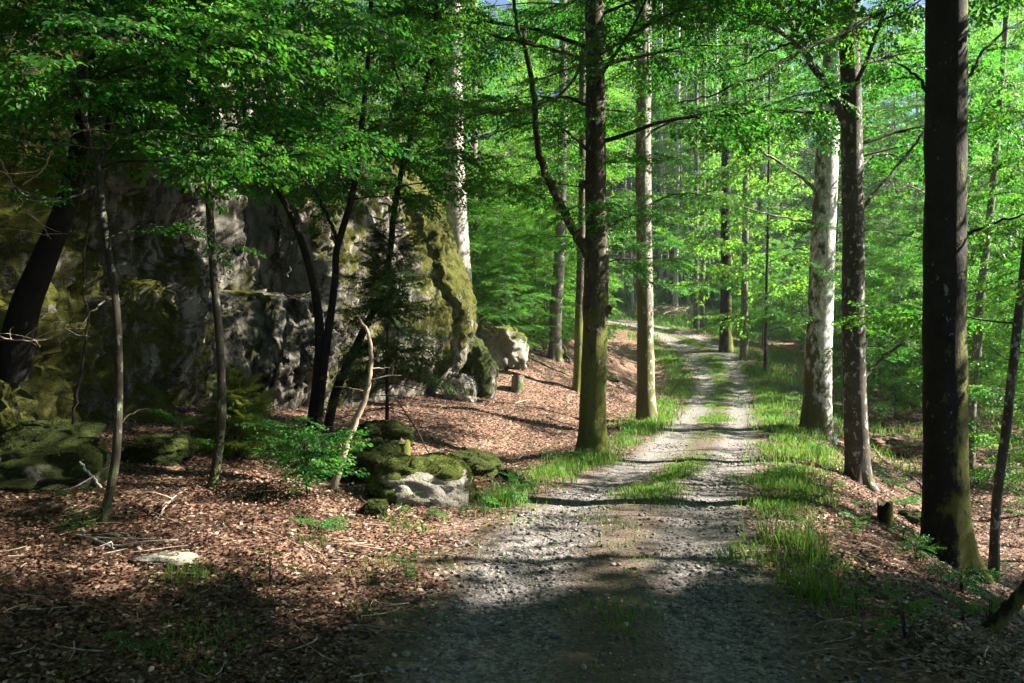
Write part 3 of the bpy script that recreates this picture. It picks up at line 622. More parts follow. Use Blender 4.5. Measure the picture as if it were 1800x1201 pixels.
hero('beech_tree', 'moss-green trunk with a long forked limb, between boulders and track', 'tree',
     [(1040, 800), (1041, 740), (1044, 650), (1047, 540), (1048, 430), (1047, 330), (1046, 220), (1046, 100), (1040, -150), (1034, -700), (1030, -1500)],
     [(795, 52), (740, 48), (600, 45), (440, 44), (400, 38), (250, 36), (100, 33)], 14.6, B_MOSS,
     [([(1036, 452, -.05), (1014, 415, -.1), (992, 372, -.15), (966, 322, -.2), (951, 282, -.25), (943, 230, -.3), (936, 150, -.35), (922, 50, -.4)], .098, .040, .55, .3),
      ([(1058, 402, 0), (1105, 382, .3), (1150, 356, .5), (1200, 340, .7), (1250, 345, .9)], .032, .008, .6, .22),
      ([(1036, 268, 0), (1003, 236, -.3), (965, 215, -.5), (915, 220, -.8), (860, 240, -1)], .032, .008, .6, .22),
      ([(1042, 120, 0), (1000, 95, -.4), (935, 78, -.6), (870, 62, -.8), (800, 30, -.9), (700, 20, -1)], .045, .014, .6, .24),
      ([(935, 76, -.6), (915, 62, -.6), (906, 20, -.6), (900, -40, -.6)], .04, .03, .5, .4),
      ([(1040, 60, 0), (1000, 150, -1.2), (930, 190, -2.0), (850, 200, -2.6), (770, 230, -3)], .03, .008, .62, .20)],
     [dict(lo=5.6, hi=20, nl=34, Rr=5.4, size=1.2, gap=.27, rad=.05), dict(lo=3.4, hi=6.4, nl=9, Rr=2.3, size=.75, gap=.26, rad=.022, e_lo=.15, e_hi=.3)], seed=6, lump=.06, flare=(.26, .5, 5), burls=[(1069, 545, -.1, .075), (1066, 385, 0, .07), (1024, 325, -.05, .06)])
hero('beech_tree', 'slim straight trunk with one bright white edge, behind the moss-green forked tree', 'tree',
     [(1136, 734), (1135, 650), (1134, 520), (1132, 400), (1131, 270), (1131, 150), (1130, 50), (1128, -300), (1124, -850)],
     [(730, 36), (680, 31), (560, 28), (300, 27), (100, 24)], 22.5, B_MOSS2,
     [([(1136, 112, 0), (1158, 106, .1), (1177, 98, .2)], .035, .028, 0, 1, B_PINK),
      ([(1140, 380, 0), (1180, 372, -.3), (1220, 352, -.5), (1262, 340, -.6)], .03, .01, .7, .25)],
     [dict(lo=7.5, hi=18, nl=12, Rr=4.0, size=1.1, gap=.42, rad=.05), dict(lo=3.4, hi=6.5, nl=6, Rr=2.0, size=.8, gap=.3, rad=.02, e_lo=.1, e_hi=.3)], seed=7, lump=.045, flare=(.22, .5, 5))
hero('oak_tree', 'broad pinkish-grey trunk rising behind the mossy rock dome', 'tree',
     [(812, 560), (806, 450), (801, 330), (798, 230), (797, 100), (795, -200)], [(560, 46), (400, 38), (250, 33), (100, 30)], 29.0, B_PINK, [],
     [dict(lo=5.5, hi=15, nl=14, Rr=4.6, size=1.2, gap=.42, rad=.06)], seed=8, lump=.05, spr=SPRM)
hero('beech_tree', 'dark mossy trunk half hidden behind the moss-green forked tree', 'tree',
     [(1016, 662), (1018, 560), (1022, 430), (1024, 250), (1024, 0)], [(660, 18), (560, 15), (300, 12)], 27.0, B_MOSS, [],
     [dict(lo=4.5, hi=12, nl=9, Rr=2.6, size=1.0, gap=.4, rad=.03)], seed=9, spr=SPRM)
hero('beech_tree', 'grey trunk on the leafy slope above exposed roots', 'tree',
     [(976, 640), (977, 560), (984, 440), (988, 300), (990, 100), (990, -100)], [(640, 24), (560, 21), (300, 17), (100, 14)], 31.0, B_FAR, [],
     [dict(lo=5.0, hi=14, nl=10, Rr=3.2, size=1.1, gap=.42, rad=.04)], seed=10, spr=SPRM)

# saplings below the cliff
SAPC = lambda lo, hi, nl, R, **k: dict(dict(lo=lo, hi=hi, nl=nl, Rr=R, size=.66, gap=.17, rad=.014, e_lo=.15, e_hi=.5, sub=3), **k)
hero('beech_sapling', 'thin curved sapling with a bowed foot, forking high before the mossy cliff', 'sapling',
     [(170, 942), (190, 880), (205, 790), (209, 650), (203, 530), (188, 430), (178, 350), (173, 290), (150, 220), (150, 130), (152, 0), (150, -200)],
     [(940, 19), (880, 15), (650, 14), (400, 12), (280, 12), (150, 8), (0, 6)], 6.7, B_SAP,
     [([(175, 285, 0), (195, 250, -.05), (225, 235, -.1), (262, 229, -.2), (340, 238, -.3), (430, 244, -.5), (520, 262, -.7)], .022, .005, .42, .15),
      ([(198, 520, 0), (165, 545, -.2), (130, 580, -.3), (95, 595, -.4)], .010, .004, 0, 1),
      ([(186, 420, 0), (250, 400, .2), (320, 405, .4), (400, 430, .6)], .012, .004, .42, .16),
      ([(206, 745, 0), (250, 722, .2), (300, 735, .4), (335, 770, .5)], .008, .003, .28, .2),
      ([(150, 150, 0), (100, 100, -.2), (40, 90, -.4), (-30, 100, -.5)], .014, .004, .5, .16),
      ([(176, 320, 0), (130, 345, -.3), (70, 350, -.5), (10, 330, -.7)], .012, .004, .4, .18),
      ([(192, 870, 0), (165, 860, -.2), (130, 858, -.3)], .005, .002, .16, .12),
      ([(188, 900, 0), (160, 915, -.2), (125, 915, -.3)], .005, .002, .16, .1)],
     [SAPC(2.9, 4.6, 11, 1.6), SAPC(3.6, 6.6, 18, 2.2)], seed=21, spr=SPRN, lump=.04, flare=(.12, .3, 3), sides=14)
hero('beech_sapling', 'slender pale-flecked sapling between the cliff and the small yellow spruce', 'sapling',
     [(370, 878), (380, 820), (390, 720), (386, 600), (376, 490), (369, 380), (364, 290), (357, 190), (347, 90), (338, 0), (325, -200)],
     [(875, 21), (820, 17), (600, 14), (300, 12), (100, 9)], 8.1, B_SAP,
     [([(366, 250, 0), (420, 215, .2), (500, 200, .4), (560, 215, .6)], .014, .004, .5, .15),
      ([(362, 235, 0), (320, 225, -.2), (270, 240, -.4), (230, 262, -.5)], .014, .004, .5, .16),
      ([(370, 350, 0), (430, 300, -.3), (520, 270, -.5), (600, 285, -.7), (660, 310, -.9)], .015, .004, .45, .14),
      ([(348, 100, 0), (300, 60, .2), (240, 40, .3), (190, 30, .4)], .014, .004, .5, .16)],
     [SAPC(3.3, 5.2, 11, 1.6), SAPC(4.2, 8, 20, 2.3)], seed=22, spr=SPRN, lump=.04, flare=(.12, .25, 3), sides=14)
hero('beech_sapling', 'upright dark stem of the clump growing before the pale rock ledge', 'sapling',
     [(548, 752), (556, 690), (562, 600), (555, 520), (535, 440), (512, 380), (480, 320), (452, 280), (430, 200), (415, 60)],
     [(750, 26), (690, 19), (600, 17), (400, 12), (250, 9)], 13.4, B_TWIG, [],
     [SAPC(4.0, 7.2, 18, 2.1, size=.75, gap=.24)], seed=23, spr=SPRN, flare=(.15, .4, 3), sides=12, group='stems of the clump before the ledge')
hero('beech_sapling', 'tallest dark stem of the clump, rising between its two neighbours', 'sapling',
     [(556, 754), (570, 640), (588, 500), (592, 440), (612, 370), (628, 300), (636, 220), (642, 160), (650, 60), (655, -100)],
     [(750, 16), (600, 14), (300, 11), (100, 8)], 13.3, B_TWIG,
     [([(596, 430, 0), (580, 390, -.1), (555, 340, -.2), (520, 300, -.3)], .035, .012, .5, .3)],
     [SAPC(3.8, 8.5, 22, 2.2, size=.75, gap=.24)], seed=24, spr=SPRN, flare=None, sides=12, group='stems of the clump before the ledge')
hero('beech_sapling', 'slanting dark stem of the clump, leaning across the rock dome', 'sapling',
     [(573, 742), (590, 690), (612, 640), (640, 580), (668, 520), (686, 440), (692, 380), (706, 300), (724, 235), (750, 140), (764, 80), (768, -40)],
     [(740, 17), (640, 15), (450, 12), (300, 10), (100, 7)], 13.6, B_TWIG,
     [([(735, 200, 0), (715, 165, -.1), (690, 110, -.2), (680, 60, -.3)], .03, .01, .5, .3)],
     [SAPC(4.0, 7.8, 20, 2.1, size=.75, gap=.24)], seed=25, spr=SPRN, flare=None, sides=12, group='stems of the clump before the ledge')
hero('dead_tree', 'black leaning dead trunk against the shadowed mossy cliff', 'tree',
     [(20, 640), (45, 540), (85, 440), (120, 350), (140, 250), (152, 150), (165, 0), (175, -200)], [(640, 56), (440, 42), (300, 30), (100, 20)], [8.5, 8.3, 8.1, 8.0, 7.9, 8, 8.1, 8.2], B_BLACK,
     [([(120, 345, 0), (160, 300, .1), (185, 250, .2), (195, 180, .2)], .05, .02, 0, 1)], None, seed=26, flare=None, sides=16, on_rock=True)
hero('young_tree', 'thin dark tree in the sunny leaf litter beyond the thick black trunk', 'tree',
     [(1746, 978), (1752, 880), (1768, 760), (1780, 650), (1792, 540), (1806, 420), (1820, 250), (1830, 0)], [(975, 19), (900, 16), (600, 15), (300, 12)], 11.0, B_SPOT,
     [([(1782, 640, 0), (1740, 610, .2), (1700, 605, .4)], .012, .004, .35, .25)], [SAPC(3.0, 6.5, 10, 2.0)], seed=27, spr=SPRN, flare=(.12, .3, 3), sides=14)
hero('young_tree', 'slim pale leaning trunk behind the thick black one', 'tree',
     [(1704, 770), (1708, 700), (1715, 640), (1722, 540), (1735, 420), (1748, 300), (1760, 150), (1775, -50)], [(770, 17), (640, 16), (400, 12), (100, 9)], 20.5, B_FAR,
     [([(1724, 520, 0), (1750, 500, .2), (1790, 470, .3)], .02, .008, .4, .3)], [SAPC(4.5, 10, 8, 2.0, size=.9, gap=.36)], seed=28, spr=SPRN, flare=(.12, .3, 3), sides=12)
def pole(name, label, cat, pts, Y, r0, r1, mat, twigs=0, seed=0, group=None):
    r = np.random.default_rng(seed); Ys = Y if hasattr(Y, '__len__') else [Y] * len(pts)
    W = catmull(np.array([P(a, b, y) for (a, b), y in zip(pts, Ys)]), len(pts) * 5); W[1:-1] += r.normal(0, .006, W[1:-1].shape)
    mb = MB(); o = W[0].copy(); W -= o; tube(mb, W, np.linspace(r0, r1, len(W)), 9, 0, .08, None, seed)
    for k in range(twigs):
        i = r.integers(2, len(W) - 1); a = r.uniform(0, 6.3); L = r.uniform(.15, .5)
        q = limb_path(W[i], a, L, r.uniform(-.5, .6), r, 6, 0); tube(mb, q, np.linspace(r1 * .6 + .002, .0015, 6), 5, 0)
    ob = mb.build(name, mat); ob.location = o; return tag(ob, label, cat, group)
g0 = gp(585, 862)
pole('dead_pole', 'leaning bare pale dead stem with peeled brown bark, beside the bright beech bush', 'dead stem', [(585, 866), (600, 812), (620, 750), (642, 700), (652, 640), (648, 590), (632, 560)], g0[1], .05, .012, B_DEAD, 5, 1)
g0 = gp(1735, 1108)
pole('fallen_branch', 'dark smooth branch sticking up from the litter before the thick black trunk', 'branch', [(1728, 1118), (1760, 1085), (1800, 1042), (1860, 985)], [g0[1], g0[1], g0[1] - .05, g0[1] - .1], .045, .05, B_DARK, 0, 2)
pole('hanging_stem', 'thin crooked stem hanging before the moss-stained rock, beside the curved sapling', 'stem', [(128, 745), (135, 690), (150, 610), (155, 560), (148, 500), (150, 430), (165, 340), (182, 250)], 7.2, .014, .007, B_TWIG, 3, 3)
pole('broken_stick', 'short white broken stick leaning beside the big mossy rock shoulder', 'stick', [(178, 858), (160, 835), (140, 812)], 7.4, .014, .010, B_FARW, 2, 4)
for k, (pts, yy, lab) in enumerate([
        ([(-20, 590), (40, 600), (95, 592), (120, 570)], 6.4, 'bare pale twig reaching out low across the dead trunk'),
        ([(40, 325), (75, 300), (95, 260), (130, 235), (155, 228)], 6.6, 'bare pinkish twig arching before the black dead trunk'),
        ([(0, 280), (20, 320), (40, 360), (70, 390), (90, 420)], 7.0, 'tangle of bare drooping twigs high beside the black dead trunk')]):
    pole('dead_twig', lab, 'twig', pts, yy, .007, .003, B_DEAD, 9, 30 + k)

# ------------------------------------------------------------------ spruces
def needle_spray(seed, nt=11, L=1.0, nl=.055, dens=55, spread=.42):
    r = np.random.default_rng(seed); A = []; D = []; seg = []
    def row(b, e, n):
        f = r.uniform(0, 1, n)[:, None]; p = b + (e - b) * f; d = (e - b) / (np.linalg.norm(e - b) + 1e-9)
        a = r.uniform(0, 2 * pi, n); s1 = np.array([-d[1], d[0], 0]); s1 /= np.linalg.norm(s1) + 1e-9; s2 = np.cross(d, s1)
        dd = d * .75 + (s1 * np.cos(a)[:, None] + s2 * np.sin(a)[:, None] * .7); A.append(p); D.append(dd / np.linalg.norm(dd, axis=1)[:, None]); seg.append((b, e))
    m0 = np.zeros(3); m1 = np.array([L, 0, -.12]); row(m0 + (m1 - m0) * .1, m1, dens)
    for k in range(nt * 2):
        x = .12 + .85 * (k // 2 + r.uniform(0, .6)) / nt; s = 1 if k % 2 else -1; ln = spread * (1.05 - x) * r.uniform(.7, 1.1) + .04
        b = m0 + (m1 - m0) * x; e = b + np.array([cos(.8) * ln, s * sin(.8) * ln, -.14 * ln + r.normal(0, .02)]); row(b, e, max(6, int(dens * ln * 1.1)))
        if ln > .22:
            for q in (.4, .7):
                b2 = b + (e - b) * q; e2 = b2 + np.array([ln * .35, s * ln * .12, -.03]); row(b2, e2, int(dens * .14) + 3)
    A = np.vstack(A); D = np.vstack(D); n = len(A); sv = np.cross(D, np.array([0, 0, 1.])); sv /= np.linalg.norm(sv, axis=1)[:, None] + 1e-9
    l = nl * r.uniform(.7, 1.2, n)[:, None]; V = np.stack([A - sv * .0075, A + sv * .0075, A + D * l], 1)
    return dict(V=V.reshape(-1, 3), n=n, rnd=r.uniform(0, 1, n), seg=seg)
NSP = [needle_spray(s, 12, 1.0, .06, 110) for s in range(3)]; NSPS = [needle_spray(9 + s, 9, 1.0, .075, 90, .40) for s in range(3)]
def put_needles(mb, spr, pos, az, pitch, sc, r, wide=1.0):
    for p, a, e, s in zip(pos, az, pitch, sc):
        S = spr[r.integers(0, len(spr))]; f = np.array([cos(a) * cos(e), sin(a) * cos(e), sin(e)]); l = np.array([-sin(a), cos(a), 0]); u = np.cross(f, l); g_ = r.normal(0, .45); l = l * cos(g_) + u * sin(g_); u = np.cross(f, l)
        V = (S['V'] @ np.stack([f, l, u])) * s + p; b = np.arange(S['n'])[:, None] * 3
        mb.add(V, None, b + np.array([0, 1, 2]), 0, np.repeat(S['rnd'], 3))
        for (q, w_) in S['seg'][:25:2]:
            B0 = (np.array([q, w_]) @ np.stack([f, l, u])) * s + p; tube(mb, np.array([B0[0], (B0[0] + B0[1]) / 2, B0[1]]), [.004, .003, .0015], 3, 1, cap=False)
def spruce(name, label, base, H, R0, whorls, per, spr, leafm, r0, seed, z0=.05, droop=-.15, lean=0.0, deadlow=0):
    r = np.random.default_rng(seed); t = thing(name, label, 'spruce', tuple(base))
    zs = np.linspace(-.1, H, 20); C = np.c_[lean * zs + .012 * np.sin(zs * 3), .01 * np.cos(zs * 2), zs]
    mb = MB(); tube(mb, C, r0 * (1.02 - zs / H * .95), 9, 0, .05)
    pos, az, pi_, sc = [], [], [], []
    for k in range(whorls):
        f = (k + .5) / whorls; z = z0 + (H - z0) * f; L = R0 * (1 - f) ** .75 + .08
        for q in range(per):
            a = q * 2 * pi / per + k * 1.1 + r.uniform(-.3, .3); l = L * r.uniform(.65, 1.15)
            if k < deadlow:
                tube(mb, limb_path((lean * z, 0, z), a, l * .9, -.1, r, 6, -.25), np.linspace(.007, .002, 6), 4, 0); continue
            zj = z + r.uniform(-.5, .5) * H / whorls; pos.append((lean * zj, 0, zj)); az.append(a); pi_.append(droop + .55 * f + r.normal(0, .28)); sc.append(l)
    mb.build('trunk', B_TWIG, t); fo = MB(); put_needles(fo, spr, pos, az, pi_, sc, r); fo.build('foliage', [leafm, B_TWIG], t); return t
spruce('young_spruce', 'thin dark young spruce with drooping branches before the rock dome', gp(678, 782), 4.1, 1.6, 18, 5, NSPS, M_SPRUCE, .035, 1, .5, -.16, .02, 3)
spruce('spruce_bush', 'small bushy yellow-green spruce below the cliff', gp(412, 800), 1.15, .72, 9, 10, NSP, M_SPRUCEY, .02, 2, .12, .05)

# ------------------------------------------------------------------ rocks and stumps
rock(738, 885, .52, .42, .31, 5, M_BOULDER, 'grey boulder with a sunlit bare face and a bright moss cap', moss=lambda x, y, z: 1.2 - 1.9 * sst(.05, .35, -y + .35 * vn(x * 2.3, y * 2.3, z * 2.3, 8)) * (1 - sst(.42, .62, z + .4 * vn(x * 2, y * 2, z * 2, 5))) * (1 - sst(.62, .85, np.abs(x - .1) + .3 * vn(x * 2.6, y * 2.6, z * 2.6, 3))), rz=.1, rough=.13, fuzz=9000)
rock(632, 850, .50, .40, .36, 6, M_MOSSROCK, 'dark moss-covered boulder behind the pale-faced one', fuzz=7000)
rock(826, 842, .40, .4, .22, 7, M_MOSSROCK, 'low mossy boulder in shade between the pale-faced one and the track', fuzz=7000)
rock(668, 782, .5, .35, .24, 8, M_MOSSROCK, 'shadowed mossy boulder at the foot of the thin spruce', fuzz=5000)
rock(655, 912, .13, .12, .10, 9, M_MOSSROCK, 'small mossy stone among the leaves below the bright bush', fuzz=2500)
rock(765, 822, .14, .14, .14, 29, M_MOSSROCK, 'small yellow-green mossy stone between the two dark boulders', fuzz=2500)
rock(280, 1000, .23, .10, .045, 10, M_PALEROCK, 'flat grey stone lying half buried in brown leaves', 'stone', .1)
rock(845, 660, .55, .6, .95, 11, M_MOSSROCK, 'upright mossy block leaning against the dome', moss=lambda x, y, z: .9 - .9 * sst(.5, .9, x), sink=.12, Y=24, pt=(-1.05, 23.3, gz(-1.05, 23.6)), fuzz=6000)
rock(805, 700, .45, .5, .48, 12, M_PALEROCK, 'whitish rock under the edge of the dome', pt=(-1.45, 21.7, gz(-1.45, 22)), sink=.25)
rock(100, 868, .80, .8, .36, 13, M_MOSSROCK, 'big mossy rock shoulder at the foot of the cliff by the dead trunk', pt=(-5.35, 7.7, gz(-5.0, 8)), sink=.3, rough=.5, rz=.5, moss=lambda x, y, z: .2 + .5 * fbm(x * 2, y * 2, z * 2, 3, 4), fuzz=14000)
rock(262, 815, .36, .3, .18, 14, M_MOSSROCK, 'dark low rock behind the two front saplings', sink=.25, fuzz=6000)
rock(880, 590, .75, 1.7, .8, 15, M_BOULDER, 'sunlit slab of rock with dry moss behind the dome', pt=(-.6, 27.6, gz(-.5, 28.2)), sink=.25, rz=.5, tilt=(.1, .25))
rock(1612, 925, .22, .2, .14, 16, M_MOSSROCK, 'little mossy rock between stump and thick black trunk', fuzz=2500)
rock(1075, 672, .38, .3, .12, 17, M_MOSSROCK, 'flat moss cushion between the forked and the white-edged trees', 'mossy_stone', fuzz=4000)
rock(975, 588, .7, .6, .45, 18, M_MOSSROCK, 'mossy rock on the slope under the bright saplings', sink=.3)
def stump(px, py, w_, h_, bark, label, seed):
    p = gp(px, py); Y = p[1]; r0 = w_ / 2 / F * Y; H = h_ / F * Y; t = thing('tree_stump', label, 'stump', tuple(p))
    z = np.linspace(-.1, H, 10); mb = MB(); tube(mb, np.c_[0 * z, 0 * z, z], r0 * (1 + .0 * z), 22, 0, .07, (.08, .3, 4), seed, cap=False); jag = H * .22 * fbm(np.cos(np.linspace(0, 2 * pi, 22, endpoint=False)) * 1.7, np.sin(np.linspace(0, 2 * pi, 22, endpoint=False)) * 1.7, None, 3, seed); mb.v[0][-22:, 2] += jag; mb.build('stump_body', bark, t)
    th = np.linspace(0, 2 * pi, 22, endpoint=False); V = mb.v[0][-22:] - [0, 0, .004]; V = np.vstack([V, [[0, 0, H * .93]]])
    mc = MB(); mc.add(V, None, [(i, (i + 1) % 22, 22) for i in range(22)], 0); mc.build('cut_top', B_CUT, t); return t
stump(910, 686, 22, 24, B_FAR, 'low sawn stump in sunlight on the slope beside the dome', 1)
stump(1556, 920, 26, 34, B_DARK, 'dark rotten stump at the foot of the spotted trunk', 2)
stump(711, 812, 20, 34, B_MOSS, 'broken grey-green stump between the thin spruce and the boulders', 3)
# ------------------------------------------------------------------ trunks at the bend, dead wood on the ground
def bend_tree(px, py, Y, w_, bark, lo, label, seed, lean=0, nm='beech_tree'):
    return hero(nm, label, 'tree', [(px, py), (px + lean * .2, py - 60), (px + lean * .5, py - 160), (px + lean * .8, py - 320), (px + lean, py - 520)], [(py, w_ * 1.25), (py - 60, w_), (py - 520, w_ * .7)], Y, bark, [],
                [dict(lo=lo * .62, hi=lo + 9, nl=15, Rr=3.2, size=1.4, gap=.45, rad=.03)], seed=seed, spr=SPRF, leafm=M_LEAFF, sides=12, twr=.008)
mk = bend_tree(1276, 582, 45, 19, B_DARK, 4.2, 'dark trunk with an orange-red paint mark near its foot, outside the bend', 51)
mb = MB(); tube(mb, [(-.02, -.06, .25), (-.02, -.06, .75)], [.29, .28], 12, 0, cap=False)
mp_, ntp = newmat('orange_paint'); out(ntp, prin(ntp, (0.55, 0.10, 0.03), .7)); mb.build('paint_mark', mp_, mk)
for a in [(1308, 588, 42, 12, B_FAR, 4.5, 'grey trunk just beside the paint-marked one', 52, 4), (1224, 556, 57, 9, B_FAR, 5, 'straight dark one of a close pair of thin trunks past the bend', 53, 0), (1234, 552, 58, 8, B_FAR, 6, 'slanting one of a close pair of thin trunks past the bend', 54, 4),
          (1187, 530, 67, 8, B_FARW, 6.5, 'pale leaning trunk behind the brush heap', 55, 6), (1161, 500, 78, 5, B_FARW, 9, 'very thin white trunk on the shaded slope past the bend', 56, 2), (1345, 600, 38, 5, B_TWIG, 2.5, 'slender dark sapling in the bright bushes at the bend', 57, 8), (1262, 500, 72, 9, B_FARW, 7, 'pale grey trunk uphill of the paint-marked one', 58, -4), (1140, 505, 84, 6, B_FARW, 9, 'thin pale trunk seen beside the white-edged tree', 59, 3)]: bend_tree(*a)
def ground_wood(name, label, pts, r0, r1, mat, twigs=0, seed=0, lift=.02, cat='branch', group=None):
    r = np.random.default_rng(seed); W = np.array([gp(a, b) + [0, 0, lift + (c[2] if len(c) > 2 else 0)] for c in pts for a, b in [c[:2]]]); W = catmull(W, len(pts) * 6); o = W[0].copy(); W -= o
    W[1:-1] += r.normal(0, r1 * .5, W[1:-1].shape); mb = MB(); tube(mb, W, np.linspace(r0, r1, len(W)), 8, 0, .1, None, seed)
    for k in range(twigs):
        i = r.integers(1, len(W) - 1); q = limb_path(W[i], r.uniform(0, 6.3), r.uniform(.2, .7), r.uniform(0, .5), r, 6, .1); tube(mb, q, np.linspace(r1 * .6 + .003, .002, 6), 5, 0)
    ob = mb.build(name, mat); ob.location = o; return tag(ob, label, cat, group)
GW = [('fallen_branch', 'pale curved stick lying between the two front saplings', [(280, 915), (292, 893), (312, 875), (335, 862)], .012, .006, B_DEAD, 2),
      ('fallen_branch', 'forked grey stick in the leaves by the curved sapling foot', [(135, 948), (165, 955), (200, 972)], .014, .007, B_FARW, 4),
      ('fallen_branch', 'thin twig on the leaves between the sapling and the flat stone', [(240, 890), (262, 905), (310, 925), (340, 940)], .008, .004, B_DEAD, 2),
      ('fallen_log', 'dark mossy log sloping from the boulders down to the track', [(800, 808), (850, 826), (900, 845), (935, 862)], .13, .07, M_MOSSROCK, 0),
      ('fallen_branch', 'dark branch lying between the spotted and the black trunk', [(1552, 848), (1580, 855), (1622, 874)], .035, .02, B_DARK, 1),
      ('fallen_branch', 'bleached branch arching through the regrowth on the brown mound', [(1538, 792), (1555, 812), (1600, 838), (1640, 870)], .03, .012, B_DEAD, 3),
      ('fallen_branch', 'thin bleached branch in the grass behind the spotted trunk', [(1592, 752), (1612, 744), (1640, 735)], .03, .012, B_DEAD, 2),
      ('fallen_branch', 'bent root-like branch on the slope under the bright saplings', [(925, 618), (955, 600, .25), (985, 610, .2), (1000, 640)], .09, .05, B_FAR, 3),
      ('fallen_branch', 'long dark branch sliding down the slope behind the dome', [(930, 630), (960, 645), (1000, 662)], .07, .035, B_FAR, 4),
      ('fallen_branch', 'grey crossed branch on the leafy slope near the dome', [(905, 600), (930, 622), (950, 640)], .07, .04, B_FAR, 3),
      ('fallen_branch', 'thin dark stick crossing the sunny litter before the forked tree', [(815, 735), (835, 765), (845, 785)], .012, .006, B_TWIG, 1),
      ('fallen_branch', 'pale twigs lying in the sunny litter below the sawn stump', [(905, 710), (930, 705), (950, 712)], .015, .006, B_DEAD, 5),
      ('fallen_branch', 'long thin stick in the litter in front of the forked tree', [(960, 735), (990, 745), (1020, 752)], .015, .008, B_TWIG, 0),
      ('fallen_branch', 'dark twig in the shaded verge below the spotted trunk', [(1495, 1000), (1520, 1008), (1540, 1022)], .018, .012, B_DARK, 0),
      ('fallen_branch', 'thin grey branch leaning beside the boulders under the thin spruce', [(690, 735, .5), (730, 775, .2), (770, 830), (790, 850)], .014, .006, B_TWIG, 5)]
for k, (nm, lab, pts, r0, r1, mt, tw) in enumerate(GW): ground_wood(nm, lab, pts, r0, r1, mt, tw, 70 + k, cat='log' if 'log' in nm else 'branch')
def brush(label, px, py, n, R0, H, seed, mats=B_DEAD):
    r = np.random.default_rng(seed); p = gp(px, py); mb = MB()
    for k in range(n):
        a = r.uniform(0, 6.3); b = r.normal(0, R0 * .45, 2); L = r.uniform(.4, 1.1) * R0
        q = limb_path((b[0], b[1], r.uniform(0, H) * max(.1, 1 - np.hypot(*b) / R0)), a, L, r.uniform(-.1, .5), r, 6, 0); tube(mb, q, np.linspace(r.uniform(.012, .035), .005, 6), 5, 0)
    o = mb.build('brush_heap', mats); o.location = p; return tag(o, label, 'brush heap')
brush('heap of bleached dead twigs on the outer side of the bend', 1185, 556, 110, 2.6, 1.0, 1)
brush('small heap of dead sticks at the foot of the mossy boulders', 745, 838, 26, .45, .22, 2)
brush('dead twigs heaped over the brown mound behind the spotted trunk', 1600, 790, 40, .9, .4, 3)
rock(1595, 800, .9, .6, .32, 31, M_GROUND, 'low brown mound of debris beyond the spotted trunk', 'mound', moss=lambda x, y, z: 8 + 0 * x)
# ------------------------------------------------------------------ the wood behind: a few grown trees, copied
V_TALL = [variant(100 + i, 19 + i, 6.0, 4.8, 28, .24, SPRM, 1.2, .36, M_LEAFM, B_FAR) for i in range(2)]
V_FAR = [variant(110 + i, 27 + 2 * i, 3.5, 5.2, 34, .22, SPRF, 1.7, .5, M_LEAFF, B_FAR if i else B_FARW, sub=2, sides=8, twr=.008) for i in range(3)]
V_UND = [variant(120 + i, 6.5 + i, .6, 2.5, 22, .05, SPRM, .95, .25, M_LEAFM, B_SPOT, sub=3, flare=(.1, .3, 3), e_lo=.15, e_hi=.8, sides=8) for i in range(3)]
V_UFAR = [variant(130 + i, 7 + i, .4, 3.0, 20, .06, SPRF, 1.3, .4, M_LEAFF, B_FAR, sub=2, flare=None, e_lo=.15, e_hi=.8, sides=7, twr=.007) for i in range(2)]
V_POLE = [variant(140 + i, 21 + i, 10, 2.6, 14, .13, SPRF, 1.4, .6, M_LEAFF, B_FARW, sub=1, sides=8, twr=.008) for i in range(2)]
V_STEM = variant(145, 21, 12, 1.8, 5, .14, SPRF, 1.3, .8, M_LEAFF, B_FAR, sub=0, sides=8, twr=.008)  # nearly bare stem for the added trees that cast stripes
V_SHADE = [variant(150 + i, 18, 5.5, 5.0, 34, .24, SPRF, 1.7, .36, M_LEAFF, B_FAR, sub=3, sides=8, twr=.008) for i in range(2)]  # dense crowns made to block light from out of view
rs = np.random.default_rng(5)
def scatter(n, x0, x1, y0, y1, dmin, gap, cond=None, tries=6000):
    got = []; X = rs.uniform(x0, x1, tries); Y = rs.uniform(y0, y1, tries); d, s, _ = poly_info(X, Y, ROAD); dc, _, _ = poly_info(X, Y, np.c_[CL[:, :2], CL[:, 2]])
    for x, y, dd, c in zip(X, Y, d, dc):
        if len(got) >= n: break
        if abs(dd) < dmin or (cond and not cond(x, y, dd, c)): continue
        if any((x - a) ** 2 + (y - b) ** 2 < gap * gap for a, b in got): continue
        got.append((x, y))
    return got
FRUST = lambda x, y, m=2.0: abs(x) < .645 * y + m
def wood(pts, variants, name, label, cat, group, s0=.85, s1=1.2):
    for x, y in pts:
        plant_tree(variants[rs.integers(0, len(variants))], x, y, rs.uniform(0, 6.28), rs.uniform(s0, s1), name, label, cat, group, tilt=(rs.normal(0, .02), rs.normal(0, .02)))
wood(scatter(64, 8, 42, 17, 56, 6, 2.2, lambda x, y, d, c: FRUST(x, y) and d > 0 and x > .46 * y + .5 and (y > 23 or x > .62 * y) and not (10 < x < 17 and 22 < y < 28)), V_UND, 'understorey_tree', 'young leafy beech in the bright thicket beyond the spotted and silvery trunks', 'tree', 'young beeches in the thicket')
wood(scatter(5, 9, 44, 25, 62, 7, 6, lambda x, y, d, c: FRUST(x, y, 6) and d > 0 and x > .5 * y and (y < 33 or x > .62 * y)), V_TALL, 'beech_tree', 'grown beech standing in the thicket beyond the spotted and silvery trunks', 'tree', 'grown beeches in the thicket')
